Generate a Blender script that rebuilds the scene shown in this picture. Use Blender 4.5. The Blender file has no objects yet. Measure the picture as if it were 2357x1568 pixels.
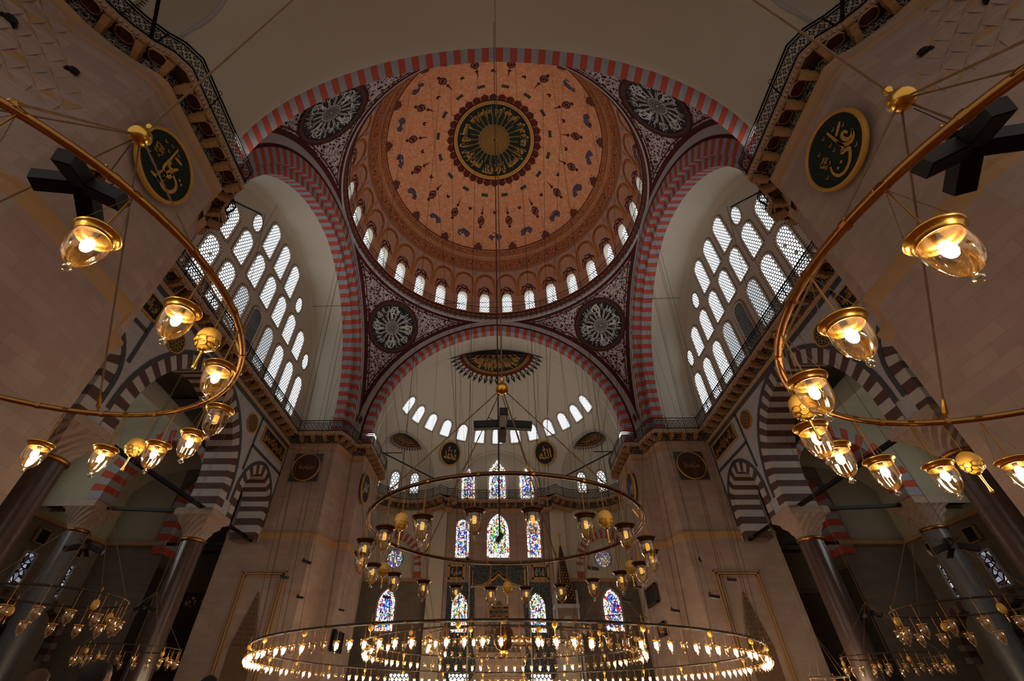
import bpy, bmesh, math, random
from math import sin, cos, pi, radians as RAD, degrees as DEG, sqrt, atan2, hypot, acos, asin
from mathutils import Vector, Matrix
from mathutils.geometry import tessellate_polygon
random.seed(7)
SC = bpy.context.scene
COL = SC.collection

# ------------------------------------------------------------------ helpers
class MB:
    def __init__(s): s.v=[]; s.f=[]; s.m=[]; s.uv=[]
    def add(s, pts, m=0, uv=None):
        i=len(s.v); s.v.extend([tuple(p) for p in pts]); s.f.append(tuple(range(i,i+len(pts)))); s.m.append(m); s.uv.append(uv)
    def grid(s, rows, m=0, close=False, uvs=None, mf=None):
        n=len(rows[0]); i0=len(s.v)
        for r in rows: s.v.extend([tuple(p) for p in r])
        for a in range(len(rows)-1):
            for b in range(n if close else n-1):
                c=(b+1)%n
                s.f.append((i0+a*n+b,i0+a*n+c,i0+(a+1)*n+c,i0+(a+1)*n+b)); s.m.append(mf(a,b) if mf else m)
                s.uv.append([uvs(a,b),uvs(a,b+1),uvs(a+1,b+1),uvs(a+1,b)] if uvs else None)
    def box(s, c, h, m=0, rot=None):
        P=[]
        for x in(-1,1):
            for y in(-1,1):
                for z in(-1,1):
                    v=Vector((x*h[0],y*h[1],z*h[2]))
                    if rot is not None: v=rot@v
                    P.append(tuple(v+Vector(c)))
        i=len(s.v); s.v.extend(P)
        for f in((0,1,3,2),(4,6,7,5),(0,4,5,1),(2,3,7,6),(0,2,6,4),(1,5,7,3)):
            s.f.append(tuple(i+k for k in f)); s.m.append(m); s.uv.append(None)
    def tube(s, pts, r, n=6, m=0, cap=True):
        pts=[Vector(p) for p in pts]; rows=[]; L=len(pts)
        for k,p in enumerate(pts):
            d=(pts[min(k+1,L-1)]-pts[max(k-1,0)])
            if d.length<1e-9: d=Vector((0,0,1))
            d.normalize(); a=Vector((0,0,1)) if abs(d.z)<.9 else Vector((1,0,0))
            u=d.cross(a).normalized(); w=d.cross(u); rr=r[k] if isinstance(r,(list,tuple)) else r
            rows.append([p+(u*cos(2*pi*j/n)+w*sin(2*pi*j/n))*rr for j in range(n)])
        s.grid(rows,m,close=True)
        if cap: s.add(rows[0][::-1],m); s.add(rows[-1],m)
    def lathe(s, prof, c=(0,0,0), n=20, m=0, mf=None, scale=1, flute=0):
        rows=[]
        for k,(r,z) in enumerate(prof):
            rows.append([(c[0]+scale*r*(1+(flute*cos(8*2*pi*j/n))) *cos(2*pi*j/n),c[1]+scale*r*(1+(flute*cos(8*2*pi*j/n)))*sin(2*pi*j/n),c[2]+scale*z) for j in range(n)])
        s.grid(rows,m,close=True,mf=mf)
    def torus(s, c, R, r, n=48, k=8, m=0, axis='z'):
        rows=[]
        for i in range(n+1):
            a=2*pi*i/n
            row=[]
            for j in range(k):
                b=2*pi*j/k; x=(R+r*cos(b))*cos(a); y=(R+r*cos(b))*sin(a); z=r*sin(b)
                row.append((c[0]+x,c[1]+y,c[2]+z))
            rows.append(row)
        s.grid(rows,m,close=True)
    def poly_holes(s, outer, holes, f, m=0):
        """planar polygon with holes in (u,v); f maps (u,v) to 3-D"""
        loops=[[Vector((a,b,0)) for a,b in outer]]+[[Vector((a,b,0)) for a,b in h] for h in holes]
        flat=[q for l in loops for q in l]
        for t in tessellate_polygon(loops):
            s.add([f(flat[i].x,flat[i].y) for i in t],m,[(flat[i].x,flat[i].y) for i in t])
    def build(s, name, mats, parent=None, smooth=False, loc=None, autouv=True):
        me=bpy.data.meshes.new(name); me.from_pydata(s.v,[],s.f)
        if not isinstance(mats,(list,tuple)): mats=[mats]
        for mm in mats: me.materials.append(mm)
        me.polygons.foreach_set('material_index',[min(x,len(mats)-1) for x in s.m])
        if smooth: me.polygons.foreach_set('use_smooth',[True]*len(s.f))
        if autouv:
            uvl=me.uv_layers.new(name='UVMap'); data=[]
            for p,uv in zip(me.polygons,s.uv):
                if uv: 
                    for q in uv: data.extend(q)
                else:
                    n=p.normal
                    if abs(n.z)>.75:
                        for vi in p.vertices: c=me.vertices[vi].co; data.extend((c.x,c.y))
                    else:
                        h=Vector((-n.y,n.x,0)); 
                        if h.length<1e-6: h=Vector((1,0,0))
                        h.normalize()
                        for vi in p.vertices: c=me.vertices[vi].co; data.extend((h.x*c.x+h.y*c.y,c.z))
            uvl.data.foreach_set('uv',data)
        o=bpy.data.objects.new(name,me); COL.objects.link(o)
        if parent is not None: o.parent=parent
        if loc is not None: o.location=loc
        return o

def weld(o,d=1e-4):
    bm=bmesh.new(); bm.from_mesh(o.data); bmesh.ops.remove_doubles(bm,verts=bm.verts,dist=d); bm.to_mesh(o.data); bm.free()

def tag(o,label=None,cat=None,group=None,kind=None):
    if label: o['label']=label
    if cat: o['category']=cat
    if group: o['group']=group
    if kind: o['kind']=kind
    return o
def thing(name,label,cat,loc=(0,0,0),group=None,kind=None,rz=0):
    o=bpy.data.objects.new(name,None); COL.objects.link(o); o.location=loc; o.rotation_euler=(0,0,rz); o.empty_display_size=.2
    return tag(o,label,cat,group,kind)
def dup(root, loc, label=None, group=None, rz=None):
    r=root.copy(); COL.objects.link(r); r.location=loc
    if rz is not None: r.rotation_euler=(0,0,rz)
    if label: r['label']=label
    if group: r['group']=group
    for ch in list(root.children):
        c=ch.copy(); COL.objects.link(c); c.parent=r
        for g in ch.children:
            d=g.copy(); COL.objects.link(d); d.parent=c
    return r
ORD=['first','second','third','fourth','fifth','sixth','seventh','eighth','ninth','tenth','eleventh','twelfth','thirteenth','fourteenth','fifteenth','sixteenth','seventeenth','eighteenth','nineteenth','twentieth']
SD={-1:'left',1:'right'}

# ------------------------------------------------------------------ materials
def lin(c): return tuple(((x/255)/12.92 if x/255<=.04045 else ((x/255+.055)/1.055)**2.4) for x in c)+(1,)
class NT:
    def __init__(s,name):
        s.mat=bpy.data.materials.new(name); s.mat.use_nodes=True; s.t=s.mat.node_tree; s.t.nodes.clear()
        s.out=s.n('ShaderNodeOutputMaterial')
    def n(s,typ,**kw):
        x=s.t.nodes.new(typ)
        for k,v in kw.items(): setattr(x,k,v)
        return x
    def L(s,a,b): s.t.links.new(a,b)
    def m(s,op,a,b=None,c=None,clamp=False):
        x=s.n('ShaderNodeMath',operation=op); x.use_clamp=clamp
        for i,q in enumerate((a,b,c)):
            if q is None: continue
            if isinstance(q,(int,float)): x.inputs[i].default_value=q
            else: s.L(q,x.inputs[i])
        return x.outputs[0]
    def mix(s,f,a,b,bt='MIX'):
        x=s.n('ShaderNodeMix',data_type='RGBA',blend_type=bt)
        for i,q in((0,f),(6,a),(7,b)):
            if isinstance(q,(int,float)): x.inputs[i].default_value=q
            elif isinstance(q,tuple): x.inputs[i].default_value=q
            else: s.L(q,x.inputs[i])
        return x.outputs[2]
    def noise(s,scale,detail=4,vec=None,rough=.6):
        x=s.n('ShaderNodeTexNoise'); x.inputs['Scale'].default_value=scale; x.inputs['Detail'].default_value=detail; x.inputs['Roughness'].default_value=rough
        s.L(vec if vec is not None else s.obj(),x.inputs['Vector']); return x
    def obj(s):
        g=s.n('ShaderNodeNewGeometry'); return g.outputs['Position']
    def uv(s): return s.n('ShaderNodeTexCoord').outputs['UV']
    def ramp(s,f,st):
        x=s.n('ShaderNodeValToRGB'); e=x.color_ramp.elements
        while len(e)<len(st): e.new(.5)
        for k,(p,c) in enumerate(st): e[k].position=p; e[k].color=c
        s.L(f,x.inputs[0]); return x.outputs[0]
    def bsdf(s,col,rough=.7,metal=0,bump=None,bs=.2,bd=.02,spec=.3):
        b=s.n('ShaderNodeBsdfPrincipled')
        if isinstance(col,tuple): b.inputs['Base Color'].default_value=col
        else: s.L(col,b.inputs['Base Color'])
        if isinstance(rough,(int,float)): b.inputs['Roughness'].default_value=rough
        else: s.L(rough,b.inputs['Roughness'])
        b.inputs['Metallic'].default_value=metal; b.inputs['Specular IOR Level'].default_value=spec
        if bump is not None:
            bb=s.n('ShaderNodeBump'); bb.inputs['Strength'].default_value=bs; bb.inputs['Distance'].default_value=bd; s.L(bump,bb.inputs['Height']); s.L(bb.outputs[0],b.inputs['Normal'])
        s.L(b.outputs[0],s.out.inputs[0]); return b
def plain(name,rgb,rough=.6,metal=0,var=.12,scale=1.5,spec=.3):
    t=NT(name); c=lin(rgb); nz=t.noise(scale,5)
    dk=tuple(x*(1-var) for x in c[:3])+(1,); lt=tuple(min(1,x*(1+var)) for x in c[:3])+(1,)
    t.bsdf(t.mix(nz.outputs[0],dk,lt),rough,metal,spec=spec); return t.mat
def stone(name,rgb,rgb2,bw=1.1,bh=.42,var=.25,mort=.012):
    t=NT(name); br=t.n('ShaderNodeTexBrick'); t.L(t.uv(),br.inputs['Vector'])
    for k,v in (('Scale',1),('Mortar Size',mort),('Brick Width',bw),('Row Height',bh),('Bias',0),('Mortar Smooth',.3)): br.inputs[k].default_value=v
    br.inputs['Color1'].default_value=lin(rgb); br.inputs['Color2'].default_value=lin(rgb2)
    mid=tuple(.82*(a+b)/2 for a,b in zip(lin(rgb)[:3],lin(rgb2)[:3]))+(1,)
    br.inputs['Mortar'].default_value=mid
    mp=t.n('ShaderNodeMapping'); mp.inputs['Scale'].default_value=(.5,.5,3.5); t.L(t.obj(),mp.inputs[0])
    nz=t.noise(1.1,7,mp.outputs[0],.7); c=t.mix(t.m('MULTIPLY',nz.outputs[0],.5),br.outputs['Color'],lin((min(255,rgb[0]+28),min(255,rgb[1]+26),min(255,rgb[2]+24))),'MIX')
    n2=t.noise(.35,6); sp=t.ramp(n2.outputs[0],[(0.3,(1-var,)*3+(1,)),(.7,(1,1,1,1))])
    c=t.mix(1.0,c,sp,'MULTIPLY')
    t.bsdf(c,.62,0,br.outputs['Fac'],-.25,.01); return t.mat
def emis(name,rgb,st):
    t=NT(name); e=t.n('ShaderNodeEmission'); e.inputs[0].default_value=lin(rgb); e.inputs[1].default_value=st; t.L(e.outputs[0],t.out.inputs[0]); return t.mat

def hexlattice(name,a,hole,st,tint=(228,240,248),dark=(46,44,42),diam=False):
    """plaster lattice holding little panes lit by daylight; uv in metres"""
    t=NT(name); sep=t.n('ShaderNodeSeparateXYZ'); t.L(t.uv(),sep.inputs[0]); b=a*1.732
    def cell(off):
        u=t.m('SUBTRACT',t.m('FRACT',t.m('ADD',t.m('DIVIDE',sep.outputs[0],a),off)),.5)
        v=t.m('SUBTRACT',t.m('FRACT',t.m('ADD',t.m('DIVIDE',sep.outputs[1],b),off)),.5)
        u=t.m('MULTIPLY',u,a); v=t.m('MULTIPLY',v,b)
        if diam: return t.m('ADD',t.m('ABSOLUTE',u),t.m('MULTIPLY',t.m('ABSOLUTE',v),.8))
        return t.m('SQRT',t.m('ADD',t.m('MULTIPLY',u,u),t.m('MULTIPLY',v,v)))
    d=t.m('MINIMUM',cell(0.0),cell(.5)); k=t.m('LESS_THAN',d,a*hole)
    e=t.n('ShaderNodeEmission'); nz=t.noise(.8,2)
    t.L(t.mix(nz.outputs[0],lin(tint),lin((250,250,248))),e.inputs[0]); e.inputs[1].default_value=st
    df=t.n('ShaderNodeBsdfDiffuse'); df.inputs[0].default_value=lin(dark)
    mx=t.n('ShaderNodeMixShader'); t.L(k,mx.inputs[0]); t.L(df.outputs[0],mx.inputs[1]); t.L(e.outputs[0],mx.inputs[2]); t.L(mx.outputs[0],t.out.inputs[0])
    return t.mat
def stained(name,scale,hues,st,white=.35):
    t=NT(name); vo=t.n('ShaderNodeTexVoronoi'); vo.inputs['Scale'].default_value=scale; t.L(t.uv(),vo.inputs['Vector'])
    vd=t.n('ShaderNodeTexVoronoi'); vd.feature='DISTANCE_TO_EDGE'; vd.inputs['Scale'].default_value=scale; t.L(t.uv(),vd.inputs['Vector'])
    sp=t.n('ShaderNodeSeparateColor'); t.L(vo.outputs['Color'],sp.inputs[0])
    n=len(hues); rp=t.n('ShaderNodeValToRGB'); rp.color_ramp.interpolation='CONSTANT'; e=rp.color_ramp.elements
    while len(e)<n: e.new(.5)
    for i,h in enumerate(hues): e[i].position=i/n; e[i].color=lin(h)
    t.L(sp.outputs[0],rp.inputs[0])
    wh=t.m('LESS_THAN',sp.outputs[1],white); c=t.mix(wh,rp.outputs[0],(1,1,1,1))
    k=t.m('GREATER_THAN',vd.outputs['Distance'],.09)
    em=t.n('ShaderNodeEmission'); t.L(c,em.inputs[0]); t.L(t.m('MULTIPLY',t.m('MULTIPLY',k,st),t.m('ADD',t.m('MULTIPLY',sp.outputs[2],.9),.35)),em.inputs[1])
    df=t.n('ShaderNodeBsdfDiffuse'); df.inputs[0].default_value=lin((25,22,20))
    ad=t.n('ShaderNodeAddShader'); t.L(em.outputs[0],ad.inputs[0]); t.L(df.outputs[0],ad.inputs[1]); t.L(ad.outputs[0],t.out.inputs[0]); return t.mat
def arabesque(name,ground,light,scale,th=.5,mid=None,rough=.7):
    """painted scrollwork: warped cells outlined in a light colour on a dark ground"""
    t=NT(name); mp=t.obj(); w=t.noise(scale*.9,2); 
    vm=t.n('ShaderNodeVectorMath',operation='MULTIPLY_ADD'); t.L(w.outputs['Color'],vm.inputs[0]); vm.inputs[1].default_value=(1.1/scale,)*3; t.L(mp,vm.inputs[2])
    v1=t.n('ShaderNodeTexVoronoi'); v1.feature='DISTANCE_TO_EDGE'; v1.inputs['Scale'].default_value=scale; t.L(vm.outputs[0],v1.inputs['Vector'])
    v2=t.n('ShaderNodeTexVoronoi'); v2.inputs['Scale'].default_value=scale*1.7; t.L(vm.outputs[0],v2.inputs['Vector'])
    ln=t.m('LESS_THAN',v1.outputs['Distance'],.075*th*2)
    rg=t.m('LESS_THAN',t.m('ABSOLUTE',t.m('SUBTRACT',v2.outputs['Distance'],.34)),.085*th*2)
    k=t.m('MAXIMUM',ln,rg); ct=t.m('LESS_THAN',v2.outputs['Distance'],.15)
    c=t.mix(k,lin(ground),lin(light))
    if mid: c=t.mix(t.m('MULTIPLY',ct,.9),c,lin(mid))
    t.bsdf(c,rough,spec=.15); return t.mat

M={}
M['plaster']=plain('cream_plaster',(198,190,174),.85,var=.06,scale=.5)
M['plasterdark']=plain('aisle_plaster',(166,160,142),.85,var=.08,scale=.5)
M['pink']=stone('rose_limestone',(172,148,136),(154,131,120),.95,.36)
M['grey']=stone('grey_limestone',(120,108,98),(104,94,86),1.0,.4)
M['marble']=plain('veined_marble',(168,166,170),.45,var=.25,scale=2.2)
M['dkmarble']=plain('green_grey_marble',(66,66,68),.45,var=.3,scale=5)
M['red']=plain('brick_red_paint',(178,78,62),.8,var=.2,scale=5)
M['greyp']=plain('blue_grey_paint',(150,152,160),.8,var=.22,scale=3)
M['cream']=plain('pale_band',(176,172,170),.8,var=.08)
M['maroon']=plain('maroon_paint',(66,16,18),.8,var=.2)
M['brownred']=plain('porphyry_red_stripe',(84,58,54),.6,var=.25,scale=3)
M['whitest']=plain('white_marble_stripe',(172,166,164),.55,var=.15,scale=3)
M['black']=plain('black_paint',(22,24,26),.6,var=.2)
M['iron']=plain('black_iron',(20,22,24),.45,.6,var=.2)
M['white']=plain('white_lettering',(205,205,200),.7,var=.04)
M['goldp']=plain('gold_paint',(198,146,62),.5,.25,var=.15,scale=4)
M['green']=plain('dark_green_paint',(16,34,28),.7,var=.2)
M['petal']=plain('dark_red_petal',(92,34,22),.8,var=.2)
M['purple']=plain('mauve_flower_paint',(92,78,96),.8,var=.35,scale=6)
M['brown']=plain('brown_cartouche',(104,58,46),.8,var=.25,scale=6)
M['slate']=plain('slate_green_cartouche',(62,66,56),.8,var=.2,scale=4)
M['orange']=plain('orange_marbling',(196,118,58),.75,var=.25,scale=2)
M['salmonwall']=plain('salmon_wall',(196,148,122),.85,var=.06)
M['ochre']=plain('ochre_line',(150,92,58),.8,var=.15)
M['tan']=plain('carved_tan_stone',(168,128,84),.7,var=.2,scale=6)
M['moulding']=plain('golden_limestone_moulding',(170,134,96),.65,var=.15,scale=3)
M['whiterev']=plain('white_reveal',(226,220,206),.8,var=.03)
M['tile']=arabesque('blue_tile',(40,50,60),(92,98,100),5.0,.5)
M['pend']=arabesque('pendentive_scrollwork',(72,20,24),(186,178,176),2.7,.62,(60,62,66))
M['shaft']=plain('porphyry_column',(76,58,54),.22,var=.4,scale=5,spec=.6)
M['shaftgrey']=plain('grey_marble_column',(104,104,108),.3,var=.2,scale=3,spec=.5)
M['capital']=plain('carved_capital_stone',(160,138,126),.6,var=.25,scale=5)
M['carpet']=arabesque('red_carpet',(110,30,30),(150,110,70),1.0,.4)
M['cable']=plain('dark_cable',(52,44,38),.6)
M['rope']=plain('twisted_rope',(118,90,62),.8,var=.3,scale=30)
M['speaker']=plain('speaker_black',(26,24,24),.55,var=.2)
M['board']=plain('dark_board',(30,27,25),.5)
M['wood']=plain('dark_wood',(64,42,28),.5,var=.3,scale=6)
M['domelight']=plain('pale_ochre_outline',(236,176,134),.8)
# ochre dome field
def _dome():
    t=NT('dome_ochre_field'); g=t.noise(.9,6,rough=.7); v=t.n('ShaderNodeTexVoronoi'); v.feature='DISTANCE_TO_EDGE'; v.inputs['Scale'].default_value=1.25
    w=t.noise(1.6,3); vm=t.n('ShaderNodeVectorMath',operation='MULTIPLY_ADD'); t.L(w.outputs['Color'],vm.inputs[0]); vm.inputs[1].default_value=(1.3,1.3,1.3); t.L(t.obj(),vm.inputs[2]); t.L(vm.outputs[0],v.inputs['Vector'])
    c=t.mix(g.outputs[0],lin((208,132,86)),lin((230,164,122))); k=t.m('LESS_THAN',v.outputs['Distance'],.035)
    v2=t.n('ShaderNodeTexVoronoi'); v2.inputs['Scale'].default_value=2.6; t.L(vm.outputs[0],v2.inputs['Vector'])
    k2=t.m('LESS_THAN',t.m('ABSOLUTE',t.m('SUBTRACT',v2.outputs['Distance'],.4)),.04)
    c=t.mix(t.m('MULTIPLY',t.m('MAXIMUM',k,k2),.5),c,lin((245,200,165)))
    t.bsdf(c,.8,spec=.15); return t.mat
M['dome']=_dome()
M['band']=arabesque('dome_band_scroll',(190,122,82),(128,78,54),3.2,.45,(110,50,36))
# metals
def metal(name,rgb,rough,var=.2,scale=8):
    t=NT(name); nz=t.noise(scale,4); c=lin(rgb); t.bsdf(t.mix(nz.outputs[0],tuple(x*(1-var) for x in c[:3])+(1,),c),t.m('ADD',t.m('MULTIPLY',nz.outputs[0],.15),rough-.07),1.0); return t.mat
M['brass']=metal('polished_brass',(240,188,84),.25)
M['brassdk']=metal('aged_brass_tube',(176,124,62),.32)
M['bronze']=metal('dark_bronze',(104,76,48),.36)
M['coffer']=plain('dark_coffer_ornament',(66,34,26),.85,var=.4,scale=9)
M['filig']=arabesque('white_filigree_on_black',(28,24,22),(150,140,128),6.0,.35)
def glass(name,tint,refl,tr=1.0):
    t=NT(name); tp=t.n('ShaderNodeBsdfTransparent'); tp.inputs[0].default_value=tint; gl=t.n('ShaderNodeBsdfGlossy'); gl.inputs['Roughness'].default_value=.06; gl.inputs[0].default_value=(1,.93,.8,1)
    lw=t.n('ShaderNodeLayerWeight'); lw.inputs[0].default_value=.35
    wv=t.n('ShaderNodeTexWave'); wv.inputs['Scale'].default_value=7; wv.inputs['Distortion'].default_value=1.5; tc=t.n('ShaderNodeTexCoord'); t.L(tc.outputs['Object'],wv.inputs[0])
    bb=t.n('ShaderNodeBump'); bb.inputs['Strength'].default_value=.6; bb.inputs['Distance'].default_value=.01; t.L(wv.outputs[1],bb.inputs['Height']); t.L(bb.outputs[0],gl.inputs['Normal']); t.L(bb.outputs[0],lw.inputs['Normal'])
    mx=t.n('ShaderNodeMixShader'); t.L(t.m('MULTIPLY',t.m('ADD',lw.outputs['Facing'],.1),refl,clamp=True),mx.inputs[0]); t.L(tp.outputs[0],mx.inputs[1]); t.L(gl.outputs[0],mx.inputs[2]); t.L(mx.outputs[0],t.out.inputs[0]); return t.mat
M['glass']=glass('rippled_glass',(.93,.88,.76,1),.75)
M['glassball']=glass('clear_glass_ball',(.85,.82,.74,1),1.0)
M['bulb']=emis('lit_bulb',(255,232,196),170)
M['bulbsmall']=emis('small_lit_bulb',(255,232,200),340)
M['bulboff']=plain('unlit_bulb',(196,150,84),.4)
def _egg():
    t=NT('cream_ostrich_egg'); b=t.bsdf(lin((222,168,70)),.3,spec=.5); b.inputs['Subsurface Weight'].default_value=.0; return t.mat
M['egg']=_egg()
WST=1.9
M['hex']=hexlattice('hexagonal_window_lattice',.24,.385,WST)
M['hexdark']=hexlattice('blocked_window_lattice',.23,.40,.05,(60,60,60),(110,100,94))
M['hexdim']=hexlattice('dim_window_lattice',.23,.40,WST*.35)
M['hexs']=hexlattice('round_hole_window_lattice',.2,.43,WST*.9)
M['hexd']=hexlattice('dome_window_lattice',.26,.42,WST*1.2,diam=True)
M['hexl']=hexlattice('leaded_light_lattice',.34,.45,WST*.8,diam=True)
HU=[(30,60,200),(20,120,220),(250,190,40),(230,60,40),(30,160,90),(120,60,180),(240,240,240),(60,90,230)]
M['st1']=stained('stained_glass_blue',8.5,[HU[0],HU[1],HU[0],HU[6],HU[3],HU[1],HU[5],HU[2]],2.6,.25)
M['st2']=stained('stained_glass_green',8.5,[(60,170,60),(30,150,90),HU[2],HU[6],HU[3],(110,190,70),HU[0],HU[6]],2.6,.25)
M['st3']=stained('stained_glass_gold',8,[HU[2],HU[6],(240,220,80),HU[0],HU[3],HU[4],HU[6],HU[1]],2.6,.4)
M['st4']=stained('stained_glass_mixed',8,HU,2.6,.3)
M['stw']=stained('stained_glass_white_border',7.0,[(255,255,255),(230,230,255),(255,200,90),(220,60,60),(250,250,250)],2.8,.6)
M['aislelow']=stained('dim_aisle_panes',3.5,[(120,100,110),(190,200,215),(90,60,66),(160,165,180)],.5,.2)
M['hood']=plain('dark_brown_hood_stone',(112,86,66),.8,var=.3,scale=6)  # plain dark brown stone, darker than the pier stone
M['aislefill']=emis('added_aisle_light_pane',(236,238,228),3.5)
M['plainwin']=emis('pale_daylight_pane',(190,205,215),1.4)
# lettering helpers
A_={'ا':(0xFE8D,2),'ب':(0xFE8F,4),'ة':(0xFE93,2),'ت':(0xFE95,4),'ث':(0xFE99,4),'ج':(0xFE9D,4),'ح':(0xFEA1,4),'خ':(0xFEA5,4),'د':(0xFEA9,2),'ذ':(0xFEAB,2),'ر':(0xFEAD,2),'ز':(0xFEAF,2),'س':(0xFEB1,4),'ش':(0xFEB5,4),'ص':(0xFEB9,4),'ض':(0xFEBD,4),'ط':(0xFEC1,4),'ظ':(0xFEC5,4),'ع':(0xFEC9,4),'غ':(0xFECD,4),'ف':(0xFED1,4),'ق':(0xFED5,4),'ك':(0xFED9,4),'ل':(0xFEDD,4),'م':(0xFEE1,4),'ن':(0xFEE5,4),'ه':(0xFEE9,4),'و':(0xFEED,2),'ى':(0xFEEF,2),'ي':(0xFEF1,4)}
def shape_ar(s):
    out=[]; n=len(s); i=0
    while i<n:
        c=s[i]
        if c not in A_: out.append(c); i+=1; continue
        b,k=A_[c]; pj=i>0 and s[i-1] in A_ and A_[s[i-1]][1]==4
        if c=='ل' and i+1<n and s[i+1]=='ا': out.append(chr(0xFEFC if pj else 0xFEFB)); i+=2; continue
        nj=k==4 and i+1<n and s[i+1] in A_
        out.append(chr(b+(3 if (pj and nj) else 2 if nj else 1 if pj else 0)) if k==4 else chr(b+(1 if pj else 0))); i+=1
    return ''.join(out[::-1])
TXT={}
def glyphs(s,bold=.0,res=2):
    key=(s,bold,res)
    if key in TXT: return TXT[key]
    c=bpy.data.curves.new('t','FONT'); c.body=shape_ar(s) if any(x in A_ for x in s) else s; c.offset=bold; c.resolution_u=res
    o=bpy.data.objects.new('t',c); COL.objects.link(o); bpy.context.view_layer.update(); m=bpy.data.meshes.new_from_object(o)
    V=[(v.co.x,v.co.y) for v in m.vertices]; F=[tuple(p.vertices) for p in m.polygons]
    bpy.data.objects.remove(o); bpy.data.curves.remove(c); bpy.data.meshes.remove(m)
    x0=min(v[0] for v in V);x1=max(v[0] for v in V);y0=min(v[1] for v in V);y1=max(v[1] for v in V)
    V=[((x-x0)/(x1-x0),(y-y0)/(y1-y0)) for x,y in V]; TXT[key]=(V,F,(x1-x0)/(y1-y0)); return TXT[key]
def text_rect(mb,s,f,u0,u1,v0,v1,off,m=0,bold=.02,rot=0):
    V,F,_=glyphs(s,bold); i0=len(mb.v)
    for x,y in V: mb.v.append(tuple(f(u0+(u1-u0)*x,v0+(v1-v0)*y,off)))
    for q in F: mb.f.append(tuple(i0+k for k in q)); mb.m.append(m); mb.uv.append(None)
def text_polar(mb,s,f,ph0,ph1,r0,r1,off,m=0,bold=.02):
    """f(rho,phi,off); text baseline at r0 (towards the rim), tops at r1"""
    V,F,_=glyphs(s,bold); i0=len(mb.v)
    for x,y in V: mb.v.append(tuple(f(r0+(r1-r0)*y,ph0+(ph1-ph0)*x,off)))
    for q in F: mb.f.append(tuple(i0+k for k in q)); mb.m.append(m); mb.uv.append(None)
WORLD=0.5; EXPO=0.15; SPE=2300
# ------------------------------------------------------------------ camera
cd=bpy.data.cameras.new('camera'); cam=bpy.data.objects.new('camera',cd); COL.objects.link(cam); SC.camera=cam
CC=Vector((0.093066,-23.058648,0)); CR=Vector((0.999762,0.021439,0.003974)); CU=Vector((0.010912,-0.649761,0.76006)); CF=Vector((-0.018877,0.759836,0.64984))
FPX=1010.1092; PPX=-53.6665; PPY=-10.494
mx=Matrix.Identity(4)
for i in range(3): mx[i][0]=CR[i]; mx[i][1]=CU[i]; mx[i][2]=-CF[i]; mx[i][3]=CC[i]
cam.matrix_world=mx; cd.sensor_width=36; cd.lens=FPX/2357*36; cd.shift_x=-PPX/2357; cd.shift_y=PPY/2357; cd.clip_start=.05; cd.clip_end=300

FLOOR=-1.5; HS=19.27; E0=.787; PA=13.1; ZR=17.47; ZC=16.6

# ------------------------------------------------------------------ dome
DC=35.28; DR=13.4
def dome_pt(az,th,off=0):      # az from +y clockwise, th from zenith, degrees
    r=DR-off; return (r*sin(RAD(th))*sin(RAD(az)), r*sin(RAD(th))*cos(RAD(az)), DC+r*cos(RAD(th)))
def drum_pt(az,z,off=0):
    r=(sqrt(max(DR*DR-(z-DC)**2,0)) if z>DC else DR)-off
    return (r*sin(RAD(az)), r*cos(RAD(az)), z)
def zth(z): return DEG(acos((z-DC)/DR))
mb=MB()
mats=[M['dome'],M['salmonwall'],M['whiterev'],M['goldp'],M['green'],M['petal'],M['slate'],M['maroon'],M['purple'],M['brown'],M['ochre'],M['band'],M['orange'],M['tan'],M['cream'],M['pend'],M['greyp'],M['domelight']]
T1=zth(40.62)
rows=[[dome_pt(a*1.875,th) for a in range(193)] for th in [0.01]+[2+i*(T1-2)/26 for i in range(27)]]
mb.grid(rows,0)
rows=[[dome_pt(a*1.875,th) for a in range(193)] for th in [T1+i*(zth(37.6)-T1)/5 for i in range(6)]]
mb.grid(rows,1)
# drum with 32 window openings
WN=32
def arch_outline(uc,hw,vb,vs,n=10,rise=1.0,su=1.0):
    pts=[(uc-hw,vb),(uc-hw,vs)]
    for k in range(1,n): a=pi-pi*k/n; pts.append((uc+hw*cos(a),vs+hw*su*rise*sin(a)))
    pts+= [(uc+hw,vs),(uc+hw,vb)]
    return pts
AW=.55; AWa=DEG(AW/13.3)
for k in range(WN):
    a0=k*11.25; ac=a0+5.625
    f=lambda u,v: drum_pt(u,v)
    o=arch_outline(ac,AWa,34.45,36.9,10,1,AW/AWa)
    outer=[(a0,33.3)]+[(a0+11.25*i/6,33.3) for i in range(1,7)]+[(a0+11.25,37.6)]+[(a0+11.25*i/6,37.6) for i in range(5,0,-1)]+[(a0,37.6)]
    mb.poly_holes(outer,[o],f,1)
    inn=[drum_pt(u,v) for u,v in o]; dp=.75
    bk=[drum_pt(u,v,-dp) for u,v in o]
    mb.grid([inn+[inn[0]],bk+[bk[0]]],2)
def dfan(pts,m,off=.03):   # list of (az,th) -> flat painted piece on the dome
    mb.add([dome_pt(a,t,off) for a,t in pts],m)
def dring(t0,t1,m,off=.03,n=128):
    mb.grid([[dome_pt(360*i/n,t0,off) for i in range(n+1)],[dome_pt(360*i/n,t1,off) for i in range(n+1)]],m)
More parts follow.
